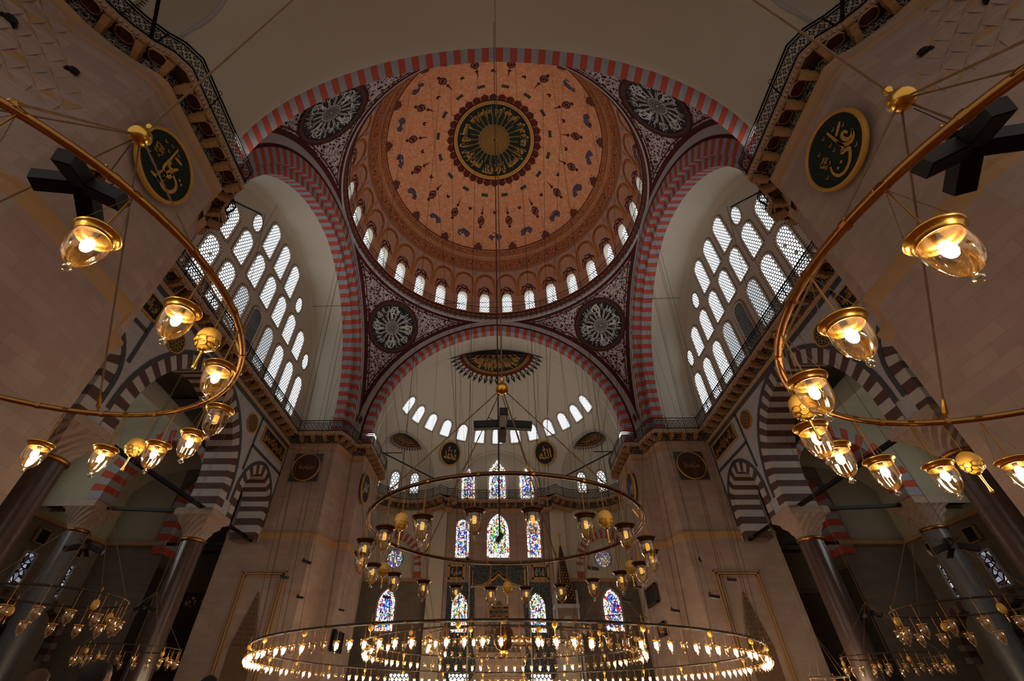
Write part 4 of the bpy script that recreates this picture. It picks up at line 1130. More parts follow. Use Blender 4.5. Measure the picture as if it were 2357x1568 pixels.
# lunette above the gallery
mb=MB(); YL=27.6; mb.poly_holes(pointed(0,4.95,19.3,.1,16.5),[],lambda u,v:(u,YL,v),0)
rows=[]
for y in (26.9,YL): rows.append([(a,y,b) for a,b in pointed(0,4.8,19.3,.1,16.5)])
mb.grid(rows,0); o=mb.build('wall_far_lunette',[M['plaster']]); tag(o,'shallow cream lunette above the far gallery holding three stained windows','wall',kind='structure')
def stwin(lab,uc,hw,vb,vt,mat,f,pointy=True,shape=None,border=True,frame=True):
    t=window(lab)
    if shape is None:
        if pointy: o=[(uc-hw,vb)]+[(uc+a,b) for a,b in [arch_pt(hw,hw*.8,vt-hw*1.5,-1+i/8) for i in range(17)]]+[(uc+hw,vb)]
        else: o=arch_outline(uc,hw,vb,vt-hw,10)
    else: o=shape
    m2=MB(); m2.poly_holes(o,[],lambda u,v:f(u,v,.10),0); m2.build('border_glass',M['stw'] if border else mat,t)
    if border:
        cx,cz=uc,(vb+vt)/2; k=.62; kz=1-(1-k)*hw*2/(vt-vb)
        m2=MB(); m2.poly_holes([(uc+(a-uc)*k,cz+(b-cz)*kz) for a,b in o],[],lambda u,v:f(u,v,.12),0); m2.build('coloured_glass',mat,t)
        m2=MB(); P=[(uc+(a-uc)*k,cz+(b-cz)*kz) for a,b in o]; P.append(P[0]); Q=[(uc+(a-uc)*(k+.06),cz+(b-cz)*(kz+.02)) for a,b in o]; Q.append(Q[0])
        m2.grid([[f(a,b,.13) for a,b in P],[f(a,b,.13) for a,b in Q]],0); m2.build('leading',M['board'],t)
    if frame:
        m2=MB(); P=o+[o[0]]; cx,cz=uc,(vb+vt)/2
        Q=[(uc+(a-uc)*1.2,cz+(b-cz)*(1+.2*hw*2/(vt-vb))) for a,b in P]
        m2.grid([[f(a,b,.09) for a,b in P],[f(a,b,.14) for a,b in Q]],0); m2.build('window_frame',M['pink'] if frame==1 else M['tile'],t)
    return t
stwin('tall pointed stained glass window in the middle of the far wall, green and white panels',-.04,1.13,11.82,16.0,M['st2'],fq)
stwin('tall blue stained glass window left of the middle one on the far wall',-3.73,.68,11.82,15.55,M['st1'],fq,False)
stwin('tall blue stained glass window right of the middle one on the far wall',3.67,.68,11.82,15.5,M['st1'],fq,False)
fl=lambda u,v,off:(u,YL-off,v)
def lob(uc,hw,vb,vt):
    s=(vt-vb); p=[(-1,0),(-1,.52),(-.86,.58),(-1.02,.64),(-1,.74),(-.8,.82),(-.55,.84),(-.5,.9),(-.25,.92),(-.22,.97),(0,1.03)]
    return [(uc+a*hw,vb+b*s) for a,b in p]+[(uc-a*hw,vb+b*s) for a,b in p[-2::-1]]
stwin('tallest lobed stained window in the lunette above the far gallery',-.07,.94,18.6,23.15,M['st4'],fl,shape=lob(-.07,.94,18.6,23.15),frame=False)
stwin('lobed stained window on the left of the lunette above the far gallery',-3.44,.77,18.6,22.1,M['st4'],fl,shape=lob(-3.44,.77,18.6,22.1),frame=False)
stwin('lobed stained window on the right of the lunette above the far gallery',3.36,.77,18.6,22.1,M['st4'],fl,shape=lob(3.36,.77,18.6,22.1),frame=False)
stwin('gold and blue stained window in a tiled surround, lower left of the prayer niche',-3.75,.74,5.5,8.6,M['st3'],fq,frame=2)
stwin('gold and blue stained window in a tiled surround, lower right of the prayer niche',3.62,.74,5.5,8.6,M['st3'],fq,frame=2)
stwin('blue and white stained window low on the far left of the far wall',-10.75,.8,5.6,8.9,M['st1'],fq)
stwin('blue and white stained window low on the far right of the far wall',10.7,.8,5.6,8.9,M['st1'],fq)
for s in(-1,1):
    stwin(f"round rosette of coloured glass under the striped arch on the far {SD[s]}",s*10.5,1.27,10.4,13.05,M['st4'],fq,shape=[(s*10.5+1.27*cos(a),11.73+1.3*sin(a)) for a in [2*pi*i/32 for i in range(32)]],frame=False)
    mb=MB(); stripe_arch(mb,lambda o_,d,z:(s*10.9+o_,24.85+d,z),[(3.2,0),(2.5,0),(2.5,.5)],.2,11.0,9.9,31,nfoot=2)
    mb.build; o=mb.build('striped_arch',[M['red'],M['cream']]); tag(o,f'red and white striped arch over the rosette window on the far {SD[s]}','arch',kind='structure')
# bright low windows behind the lamps
for i,x in enumerate((-8.8,-3.6,3.6,)):
    t=window(f'bright latticed window at the foot of the far wall, {ORD[i]} from the left'); mb=MB(); mb.add([fq(x-.85,.1,.1),fq(x+.85,.1,.1),fq(x+.85,2.45,.1),fq(x-.85,2.45,.1)],0); mb.build('lattice_pane',M['hexl'],t)
# tiled surrounds & prayer niche
for s in(-1,1):
    mb=MB(); mb.add([fq(s*3.7-1.35,3.9,.07),fq(s*3.7+1.35,3.9,.07),fq(s*3.7+1.35,9.6,.07),fq(s*3.7-1.35,9.6,.07)],0)
    mb.add([(s*3.6+1.5*cos(a),YQ-.08,3.1+1.5*sin(a)) for a in [2*pi*i/32 for i in range(32)]],0)
    o=mb.build('wall_tiles',[M['tile']]); tag(o,f'blue-grey wall tiles {SD[s]} of the prayer niche','tiles')
t=thing('prayer_niche','marble prayer niche surround with a golden crest between two tiled windows','mihrab',(0,0,0))
mb=MB(); mb.add([fq(-2.9,9.2,.09),fq(2.9,9.2,.09),fq(2.9,11.15,.09),fq(-2.9,11.15,.09)],0); mb.build('tile_field',M['tile'],t)
mb=MB()
for a,b,c_,d in ((-2.95,-2.8,1,11.2),(2.8,2.95,1,11.2),(-2.95,2.95,11.1,11.25),(-2.9,2.9,9.1,9.25)): mb.box(((a+b)/2,YQ-.15,(c_+d)/2),((b-a)/2,.15,(d-c_)/2))
mb.build('marble_frame',M['marble'],t)
mb=MB()
pts=[(-2.3,9.25),(-1.7,9.3),(-1.1,9.55),(-.7,9.95),(-.35,10.15),(0,10.5)]
for i in range(len(pts)-1):
    (a,b),(c_,d)=pts[i],pts[i+1]
    for s in(-1,1):
        n=4
        for k in range(n):
            x=a+(c_-a)*(k+.5)/n; z=b+(d-b)*(k+.5)/n
            mb.add([fq(s*x+.12*cos(w),z+.13*sin(w),.14) for w in (0,1,2,3,4,5)],0)
        mb.add([fq(s*a,b-.12,.12),fq(s*c_,d-.12,.12),fq(s*c_,d-.3,.12),fq(s*a,b-.3,.12)],0)
for s in(-1,1):
    mb.lathe([(.09,9.3),(.12,9.4),(.06,9.6),(.09,9.8),(.05,10.1),(.09,10.4),(.05,10.7)],(s*2.55,YQ-.2,0),8); mb.torus((s*2.55,YQ-.2,10.95),.16,.045,16,6)
mb.build('golden_crest',M['goldp'],t)
mb=MB()
for lv in range(9):
    z=4.0+lv*.45; w=1.9*(1-lv/9.5)
    for j in range(max(1,9-lv)):
        n=max(1,9-lv); x=-w+2*w*(j+.5)/n; r=w/n; P=[(x-r,YQ-.1,z),(x+r,YQ-.1,z),(x+r*.7,YQ-.1,z+.34),(x,YQ-.1,z+.44),(x-r*.7,YQ-.1,z+.34)]
        for i in range(5): mb.add([P[i],P[(i+1)%5],(x,YQ-.3,z+.1)],0)
mb.build('stalactite_hood',M['grey'],t)
# ------------------------------------------------------------------ lettering
# dome medallion lettering
def fdome(rho,phi,off): return dome_pt(DEG(phi),rho,off)
mb=MB()
words=['بسم الله الرحمن الرحيم','ان الله يمسك','السموات والارض','ان تزولا ولئن','زالتا ان امسكهما','من احد من بعده','انه كان حليما غفورا']
for i,w in enumerate(words):
    a0=2*pi*(i+.06)/7+pi; a1=2*pi*(i+.94)/7+pi
    text_polar(mb,w,fdome,a0,a1,16.8,11.2,.06,0,.02)
for i in range(26):
    a=2*pi*i/26+.05
    for da in(-.018,.018):
        mb.add([fdome(7.4,a+da-.006,.06),fdome(7.4,a+da+.006,.06),fdome(11.6+1.5*(i%3),a+da+.004,.06),fdome(11.6+1.5*(i%3),a+da-.004,.06)],0)
for j in range(1,9):
    n=3+5*j
    for i in range(n):
        a=2*pi*i/n+.2*j; r=.8*j; 
        P=[(r+.42*cos(w),a+.42*sin(w)/r) for w in [2*pi*k/8 for k in range(9)]]; Q=[(r+.27*cos(w),a+.27*sin(w)/r) for w in [2*pi*k/8 for k in range(9)]]
        mb.grid([[fdome(x,y,.06) for x,y in P],[fdome(x,y,.06) for x,y in Q]],0)
o=mb.build('gold_calligraphy',[M['goldp']]); tag(o,'gold ring of calligraphy on the dark green disc at the crown of the dome','calligraphy')
# pendentive roundels
def pend_polar(sx,sy,R0=2.85,zc=30.15):
    azc=45; 
    P0=Vector(pend_pt(45,zc)); N=Vector((P0.x,P0.y,(zc-19.3))).normalized(); T=Vector((N.y,-N.x,0)).normalized(); B=T.cross(N)
    if B.z<0: B=-B
    def f(rho,phi,off):
        q=P0+T*(rho*sin(phi))+B*(rho*cos(phi)); az=DEG(atan2(q.x,q.y)); z=min(q.z,33.3)
        q=Vector(pend_pt(max(0.1,min(89.9,az)),z,off)); return (sx*q.x,sy*q.y,q.z)
    return f
verse=['وما توفيقي الا بالله','عليه توكلت واليه انيب','قل كل يعمل على شاكلته','فربكم اعلم بمن هو اهدى']
for qi,((sx,sy),(n1,n2)) in enumerate(QN.items()):
    f=pend_polar(sx,sy); R1=2.85; t=thing('calligraphy_roundel',f'round black and white lettered roundel, {n2} {n1} under the great dome','calligraphy roundel')
    mb=MB(); mb.grid([[f(R1*k/8*.93,2*pi*i/56,.05) for i in range(57)] for k in range(9)],0); mb.build('painted_disc',M['black'],t)
    mb=MB()
    for a,b,m in ((.84,.93,0),(.93,1.0,1),(.82,.84,1)): mb.grid([[f(R1*a,2*pi*i/56,.08) for i in range(57)],[f(R1*b,2*pi*i/56,.08) for i in range(57)]],m)
    mb.build('rim',[M['wood'],M['maroon']],t)
    mb=MB(); mb.grid([[f(R1*k/2*.27,2*pi*i/32,.07) for i in range(33)] for k in (0,1,2)],0); mb.build('centre_disc',M['cream'],t)
    mb=MB()
    for j in range(1,4):
        n=4+4*j
        for i in range(n):
            a=2*pi*i/n; r=.2*j
            P=[(r+.1*cos(w),a+.1*sin(w)/r) for w in [2*pi*k/6 for k in range(7)]]; Q=[(r+.05*cos(w),a+.05*sin(w)/r) for w in [2*pi*k/6 for k in range(7)]]
            mb.grid([[f(x,y,.09) for x,y in P],[f(x,y,.09) for x,y in Q]],0)
    mb.build('centre_knotwork',M['black'],t)
    mb=MB()
    def rib(pts,w,off=.08):
        for i in range(len(pts)-1):
            (x0,y0),(x1,y1)=pts[i],pts[i+1]; l=hypot(x1-x0,y1-y0) or 1; nx,ny=-(y1-y0)/l*w,(x1-x0)/l*w
            mb.add([f(hypot(a,b),atan2(a,b),off) for a,b in ((x0-nx,y0-ny),(x1-nx,y1-ny),(x1+nx,y1+ny),(x0+nx,y0+ny))],0)
    NS=16
    for i in range(NS):
        A=2*pi*i/NS+(.15 if qi%2 else 0)
        def rot(r,a): return (r*sin(A+a),r*cos(A+a))
        w=.034
        for da in(-.04,.04): rib([rot(.82,da*1.6),rot(1.5,da)],w*.8)
        if i%4!=0: continue
        # sweeping bowl and loops
        rib([rot(1.75+.42*sin(q),-.05+.5*q/pi) for q in [pi*k/10 for k in range(11)]],w*1.25)
        rib([rot(1.72+.3*sin(q),.1+.12*cos(q)) for q in [2*pi*k/10 for k in range(11)]],w)
        rib([rot(.95,.2),rot(1.75,.48)],w); rib([rot(.95,.52),rot(1.6,.22)],w)
        rib([rot(1.4+.14*cos(q),.36+.1*sin(q)) for q in [2*pi*k/8 for k in range(9)]],w*.8)
        for r_,a_ in ((1.62,.42),(1.2,.3),(2.15,.05),(1.15,.42),(2.2,.62)): mb.add([f(hypot(*p_),atan2(*p_),.08) for p_ in [(rot(r_,a_)[0]+.045*cos(q),rot(r_,a_)[1]+.045*sin(q)) for q in (0,1.57,3.14,4.71)]],0)
    sg=1 if sx*sy>0 else -1
    for k_ in range(4):
        p0=.1+2*pi*k_/4; text_polar(mb,verse[(qi+k_)%4],f,sg*p0,sg*(p0+2*pi/4*.93),1.3,2.28,.085,0,.022)
    mb.build('lettering',M['white'],t)
# oval boards on planar surfaces
def roundel(lab,O,U,V,N,ru,rv,words,cols=(M['green'],M['goldp'],M['goldp']),fw=.12,depth=.08,square=None):
    O,U,V,N=map(Vector,(O,U,V,N)); t=thing('calligraphy_roundel',lab,'calligraphy roundel')
    f=lambda u,v,off:tuple(O+U*u+V*v+N*off)
    mb=MB(); n=48
    if square:
        mb.add([f(-ru*1.02,-rv*1.02,.02),f(ru*1.02,-rv*1.02,.02),f(ru*1.02,rv*1.02,.02),f(-ru*1.02,rv*1.02,.02)],0); mb.build('slate_backing',M['dkmarble'],t); mb=MB()
    mb.add([f(ru*cos(2*pi*i/n),rv*sin(2*pi*i/n),depth) for i in range(n)],0); mb.build('disc',cols[0],t)
    mb=MB(); rows=[]
    for k,(e,d) in enumerate(((0,0),(0,depth),(-fw*.1,depth+.05),(-fw*.6,depth+.08),(-fw,depth+.03),(-fw,depth))):
        rows.append([f((ru+e)*cos(2*pi*i/n),(rv+e)*sin(2*pi*i/n),d) for i in range(n+1)])
    mb.grid(rows,0); mb.build('frame',cols[1],t)
    mb=MB()
    for w,u0,u1,v0,v1 in words: text_rect(mb,w,f,u0,u1,v0,v1,depth+.012,0,.025)
    if words: mb.build('lettering',cols[2],t)
    return t
Z=(0,0,1)
W1=[('علي',-.95,.95,-.95,.75),('رضي',-.85,-.2,-1.1,-.6),('عنه',.3,.9,.75,1.1)]
W2=[('عثمان',-.95,.9,-.9,.5),('رضي الله',-.6,.4,.7,1.15)]
ST_R=[[(0.98, -0.41), (0.82, -0.55), (0.63, -0.51), (0.55, -0.29), (0.61, -0.1), (0.73, -0.13), (0.78, -0.32)], [(0.96, -0.43), (0.84, -0.65), (0.64, -0.71), (0.41, -0.49), (0.29, -0.04)], [(0.3, 0.68), (0.32, 0.22), (0.33, -0.23), (0.34, -0.49), (0.16, -0.61), (0.33, -0.72), (0.44, -0.83), (0.32, -1.03), (0.09, -1.21), (-0.23, -1.27), (-0.48, -1.11), (-0.56, -0.78), (-0.47, -0.48)], [(0.89, 0.36), (0.44, 0.12)]]
Rd=[(-0.08, -0.83), (-0.31, -0.88)]; Rt=[(0.86, 0.11), (0.52, 0.45), (0.06, 0.12), (0.04, -0.19), (0.67, -1.05), (-0.83, -0.69), (0.06, 0.66), (-0.47, 0.42)]; Rc=[(-0.54, -0.16)]
ST_L=[[(-0.12, 0.95), (-0.09, 0.2), (-0.07, -0.36), (0.1, -0.5), (0.33, -0.42), (0.34, -0.16), (0.19, -0.19), (0.15, -0.46)], [(0.05, -0.91), (0.33, -1.04), (0.64, -0.95), (0.83, -0.64), (0.77, -0.31), (0.48, -0.17), (0.32, -0.2)], [(-0.31, -1.09), (-0.09, -1.02), (0.15, -0.88), (0.24, -0.58)], [(-0.04, -0.6), (0.13, -0.49), (0.22, -0.71), (0.12, -0.98), (-0.04, -0.89), (-0.04, -0.6)], [(0.01, 0.18), (0.05, -0.05), (0.26, -0.01), (0.4, 0.33)], [(0.0, 0.53), (0.41, 0.66)]]
Ld=[(0.74, 0.03), (0.91, -0.04), (-0.33, -0.74)]; Lt=[(-0.67, 0.57), (-0.37, 0.75), (-0.87, -0.56), (-0.34, 0.39), (0.04, 0.76), (-0.62, -0.67)]; Lc=[(-0.66, -0.05)]
def penwork(t,O,U,N,S,D,T,C):
    O,U,N=map(Vector,(O,U,N)); V=Vector((0,0,1)); f=lambda u,v:tuple(O+U*(u*.85)+V*(v*.85+.14)+N*.1); mb=MB()
    def sm(P):
        out=[]
        for i in range(len(P)-1):
            p0,p1,p2,p3=P[max(i-1,0)],P[i],P[i+1],P[min(i+2,len(P)-1)]
            for k in range(5):
                s=k/5; out.append(tuple(.5*((2*p1[j])+(-p0[j]+p2[j])*s+(2*p0[j]-5*p1[j]+4*p2[j]-p3[j])*s*s+(-p0[j]+3*p1[j]-3*p2[j]+p3[j])*s**3) for j in(0,1)))
        return out+[P[-1]]
    def rib(P,w):
        P=sm(P); n=len(P); A=[];B=[]
        for i,p in enumerate(P):
            a,b=P[max(i-1,0)],P[min(i+1,n-1)]; l=hypot(b[0]-a[0],b[1]-a[1]) or 1; ww=w*(.55+.45*sin(pi*i/(n-1))); nx,ny=-(b[1]-a[1])/l*ww,(b[0]-a[0])/l*ww; A.append(f(p[0]+nx,p[1]+ny)); B.append(f(p[0]-nx,p[1]-ny))
        mb.grid([A,B],0)
    for s in S: rib(s,.075)
    for u,v in D: mb.add([f(u-.07,v),f(u,v-.07),f(u+.07,v),f(u,v+.07)],0)
    for u,v in T: rib([(u-.07,v+.05),(u,v-.02),(u+.09,v+.06)],.022)
    u,v=C[0]; q=random.Random(3)
    for i in range(9): rib([(u+q.uniform(-.25,.25),v+q.uniform(-.25,.25)) for k in range(4)],.02)
    mb.build('lettering',M['goldp'],t)
tL=roundel('large oval green board with gold lettering, near left pier behind the brass ring',(-11.24,-15.65,14.15),(0,1,0),Z,(1,0,0),1.25,1.32,[])
penwork(tL,(-11.24,-15.65,14.15),(0,1,0),(1,0,0),ST_L,Ld,Lt,Lc)
tR=roundel('large oval green board with gold lettering, near right pier behind the brass ring',(11.24,-15.85,13.95),(0,-1,0),Z,(-1,0,0),1.25,1.32,[])
penwork(tR,(11.24,-15.85,13.95),(0,-1,0),(-1,0,0),ST_R,Rd,Rt,Rc)
for s,wd in((-1,'حسن'),(1,'عمر')):
    pass
roundel('narrow-looking dark oval board on the inner face of the far left pier',(-11.2,13.25,14.25),(0,1,0),Z,(1,0,0),1.2,1.25,[('عمر',-.7,.8,-.7,.6)],cols=(M['black'],M['goldp'],M['cream']))
roundel('narrow-looking dark oval board on the inner face of the far right pier',(11.2,13.25,14.25),(0,-1,0),Z,(-1,0,0),1.2,1.25,[('ابوبكر',-.8,.8,-.7,.6)],cols=(M['black'],M['goldp'],M['cream']))
for s in(-1,1):
    t=roundel(f'dark round medallion on a slate square, far {SD[s]} pier',(s*15.05,9.68,14.55),(1,0,0),Z,(0,-1,0),1.1,1.12,[('سبحان ربك رب العزة',-.6,.6,-.25,.25)],cols=(M['wood'],M['goldp'],M['goldp']),fw=.07,square=True)
    mb=MB()
    for R_,n in ((.35,12),(.62,20),(.85,28)):
        for i in range(n):
            a=2*pi*i/n; c_=(s*15.05+R_*cos(a),14.55+R_*sin(a))
            mb.grid([[(c_[0]+.085*cos(q),9.58,c_[1]+.085*sin(q)) for q in [2*pi*k/6 for k in range(7)]],[(c_[0]+.06*cos(q),9.58,c_[1]+.06*sin(q)) for q in [2*pi*k/6 for k in range(7)]]],0)
    mb.build('tracery',M['brown'],t)
    # spandrel marble boards
    U=(0,-s*-1*-1*-1,0)
    f=lambda u,v,off:(s*(16.98-off),u,v)
    for (y,z,far) in ((3.72,15.15,'far'),(-5.5,14.9,'near')):
        t=thing('oval_plaque',f"small gold-rimmed oval plaque of green tracery on the {SD[s]} spandrel, {far} one",'plaque')
        mb=MB(); mb.add([f(y+.6*cos(a),z+.6*sin(a),.05) for a in [2*pi*i/32 for i in range(32)]],0); mb.build('plaque_field',M['green'],t)
        mb=MB(); mb.grid([[f(y+r*cos(2*pi*i/32),z+r*sin(2*pi*i/32),o_) for i in range(33)] for r,o_ in ((.68,.0),(.68,.08),(.6,.06))],0); mb.build('gold_rim',M['goldp'],t)
        mb=MB()
        for R_,n in ((.0,1),(.24,6),(.44,12)):
            for i in range(n):
                a=2*pi*i/n; cy,cz=y+R_*cos(a),z+R_*sin(a)
                mb.grid([[f(cy+.12*cos(q),cz+.12*sin(q),.06) for q in [2*pi*k/6 for k in range(7)]],[f(cy+.09*cos(q),cz+.09*sin(q),.06) for q in [2*pi*k/6 for k in range(7)]]],0)
        mb.build('tracery',M['goldp'],t)
    for (y0,y1,z0,z1,far,wd) in ((5.5,9.2,14.75,15.85,'far','ان الله وملائكته يصلون'),(-8.9,-7.35,14.65,15.65,'near','نون والقلم وما')):
        t=thing('inscription_board',f"rectangular black panel of gold lettering on the {SD[s]} spandrel, {far} one",'inscription')
        mb=MB(); mb.add([f(y0,z0,.05),f(y1,z0,.05),f(y1,z1,.05),f(y0,z1,.05)],0); mb.build('panel_board',M['black'],t)
        mb=MB()
        for a,b,c_,d in ((y0-.06,y1+.06,z0-.07,z0),(y0-.06,y1+.06,z1,z1+.07),(y0-.07,y0,z0,z1),(y1,y1+.07,z0,z1)): mb.box((s*16.93,(a+b)/2,(c_+d)/2),(.05,(b-a)/2,(d-c_)/2))
        mb.build('gold_frame',M['goldp'],t)
        mb=MB(); text_rect(mb,wd,f,y0+.12,y1-.12,z0+.12,z1-.12,.065,0,.015) if s<0 else text_rect(mb,wd,f,y1-.12,y0+.12,z0+.12,z1-.12,.065,0,.015)
        mb.build('lettering',M['goldp'],t)
# oval boards on the far half dome
for s,wd in((-1,'\uFDF4'),(1,'\uFDF2')):
    az=s*30.4; t=thing('calligraphy_roundel',f"black disc with gold lettering on the far half dome, {SD[s]} of the stained windows",'calligraphy roundel')
    O=HF.pt(az,19.3,.25); Nn=(Vector((0,16.2,19.5))-O).normalized(); U=Vector((-Nn.y,Nn.x,0)).normalized(); 
    if U.x<0: U=-U
    V=U.cross(Nn); V=V if V.z>0 else -V
    f=lambda u,v,off:tuple(O+U*u+V*v+Nn*off)
    mb=MB(); mb.add([f(1.2*cos(a),1.3*sin(a),.0) for a in [2*pi*i/40 for i in range(40)]],0); mb.build('disc',M['black'],t)
    mb=MB(); mb.grid([[f((1.2+e)*cos(2*pi*i/40),(1.3+e)*sin(2*pi*i/40),o_) for i in range(41)] for e,o_ in ((.14,-.1),(.14,.05),(.02,.08),(-.02,.02))],0); mb.build('frame',M['goldp'],t)
    mb=MB(); text_rect(mb,wd,f,-.78,.78,-.72,.78,.02,0,.012); mb.build('lettering',M['goldp'],t)
def board(lab,f,u0,u1,v0,v1,txt,tc=M['cream'],fc=M['goldp'],bc=M['black'],fwid=.16,two=None):
    t=thing('inscription_board',lab,'inscription')
    mb=MB(); mb.add([f(u0,v0,.1),f(u1,v0,.1),f(u1,v1,.1),f(u0,v1,.1)],0); mb.build('panel_board',bc,t)
    mb=MB()
    for a,b,c_,d in ((u0,u0+fwid,v0,v1),(u1-fwid,u1,v0,v1),(u0,u1,v0,v0+fwid),(u0,u1,v1-fwid,v1)):
        P=[f(a,c_,0),f(b,c_,0),f(b,d,0),f(a,d,0)]; Q=[f(a,c_,.16),f(b,c_,.16),f(b,d,.16),f(a,d,.16)]
        mb.add(Q,0)
        for i in range(4): mb.add([P[i],P[(i+1)%4],Q[(i+1)%4],Q[i]],0)
    mb.build('gold_frame',fc,t)
    mb=MB()
    if txt: text_rect(mb,txt,f,u0+fwid*1.6,u1-fwid*1.6,v0+fwid*1.6,(v0+v1)/2 if two else v1-fwid*1.6,.12,0,.03)
    if two: text_rect(mb,two,f,u0+fwid*1.6,u1-fwid*1.6,(v0+v1)/2+.05,v1-fwid*1.6,.12,0,.03)
    mb.build('lettering',tc,t)
board('square gold-framed black board with white lettering, left above the tiled window',fq,-5.0,-3.42,9.85,11.15,'محمد رسول الله')
board('square gold-framed black board with white lettering, right above the tiled window',fq,3.3,4.95,9.85,11.1,'لا اله الا الله')
board('wide black and gold inscription panel low in the prayer niche',fq,-.95,.95,6.6,7.6,'كلما دخل عليها زكريا المحراب',M['goldp'],M['goldp'],M['black'],.06,'وجد عندها رزقا')
fpr=lambda u,v,off:(11.25-off,u,v)
board('large dark framed board tilted low on the inner face of the far right pier',fpr,12.6,15.2,5.85,7.05,'',fc=M['wood'],fwid=.1)
board('small brown framed board low on the inner face of the far right pier',fpr,12.4,13.9,3.9,4.7,'و',M['goldp'],M['wood'],M['brown'],.1)
fpl=lambda u,v,off:(-11.25+off,u,v)
board('black rectangular screen low on the inner face of the far left pier',fpl,12.4,14.6,3.0,4.2,'',fc=M['iron'],fwid=.06)
# minbar spire
t=thing('pulpit','tall dark conical pulpit spire with a gold finial right of the prayer niche','pulpit',(6.1,23.5,0))
mb=MB(); mb.lathe([(1.05,7.3),(.95,7.6),(.12,12.3),(.05,12.5)],n=12); mb.build('spire',M['wood'],t)
mb=MB()
for k in range(12):
    for j in range(18):
        z=7.8+j*.24; r=.93*(1-(z-7.6)/4.75)+.03; a=2*pi*(k+(j%2)*.5)/12
        if r>.1: mb.box((r*cos(a),r*sin(a),z),(.035,.035,.05))
mb.build('gilt_studs',M['goldp'],t)
mb=MB(); mb.lathe([(.05,12.4),(.12,12.6),(.04,12.8),(.09,13.0),(.02,13.2)],n=10); mb.lathe([(.001,13.2),(.14,13.3),(.17,13.42),(.12,13.55),(.03,13.62),(.05,13.68),(.001,13.75)],n=8); mb.build('finial',M['goldp'],t)
mb=MB()
for x in(-.95,.95):
    for y in(-.95,.95): mb.box((x,y,(7.2+1)/2),(.08,.08,(7.2-1)/2+1.2))
mb.box((0,0,7.15),(1.1,1.1,.15)); mb.box((0,0,4.6),(1.1,1.1,.08)); mb.build('canopy',M['marble'],t)
mb=MB(); mb.poly_holes([(-.95,4.7),(.95,4.7),(.95,7.0),(-.95,7.0)],[[(a,b) for a,b in pointed(0,.6,5.7,.2,4.9)]],lambda u,v:(u,-.97,v),0); mb.build('arched_screen',M['grey'],t)
# preacher's figure on the stair, far right, and a red banner
# ------------------------------------------------------------------ lamps
def glass_lamp():
    t=thing('glass_lamp','','lamp')
    D=-.35
    mb=MB(); mb.lathe([(.001,.03),(.03,.026),(.07,.018),(.098,.012),(.103,.006),(.102,.0),(.097,-.003),(.09,-.008),(.083,-.02),(.08,-.034),(.0755,-.034),(.0755,-.01),(.06,.006),(.001,.012)],(0,0,D),32,0); mb.build('brass_rim',M['brass'],t,smooth=True)
    mb=MB(); prof=[(.073,-.012),(.0785,-.04),(.080,-.075),(.077,-.11),(.069,-.145),(.056,-.175),(.038,-.198),(.018,-.211),(.009,-.215)]
    rows=[]
    for k,(r,z) in enumerate(prof):
        n=48; rows.append([(r*(1+.018*cos(16*(2*pi*j/n)+k*.7))*cos(2*pi*j/n),r*(1+.018*cos(16*(2*pi*j/n)+k*.7))*sin(2*pi*j/n),D+z) for j in range(n)])
    mb.grid(rows,0,close=True); mb.build('glass_bell',M['glass'],t,smooth=True)
    mb=MB(); mb.lathe([(.006,-.213),(.012,-.219),(.0075,-.223),(.016,-.228),(.0195,-.238),(.016,-.249),(.008,-.254),(.001,-.255)],(0,0,D),16,0); mb.build('glass_finial',M['glassball'],t,smooth=True)
    mb=MB(); mb.lathe([(.001,0),(.017,-.0),(.017,-.045),(.013,-.05),(.001,-.05)],(0,0,D),14,0); mb.build('bulb_socket',M['bulboff'],t,smooth=True)
    mb=MB(); mb.lathe([(.001,-.05),(.014,-.052),(.021,-.062),(.025,-.078),(.024,-.095),(.017,-.112),(.007,-.12),(.001,-.121)],(0,0,D),14,0); mb.build('bulb',M['bulb'],t,smooth=True)
    mb=MB(); mb.tube([(0,0,-.01),(0,0,D+.03)],.005,6,0); mb.torus((0,0,-.0),.034,.004,16,5); mb.build('hanging_rod',M['brassdk'],t)
    mb=MB()
    for k in range(3):
        a=2*pi*k/3+.4; n=26
        for i in range(n):
            f0=i/n; f1=(i+.8)/n; p=Vector((.0+.09*f0*cos(a),.09*f0*sin(a),-.02+(D+.03)*f0)); q=Vector((.09*f1*cos(a),.09*f1*sin(a),-.02+(D+.03)*f1)); mb.tube([p,q],.0026 if i%2 else .0018,4,0,False)
    mb.build('chains',M['rope'],t)
    return t
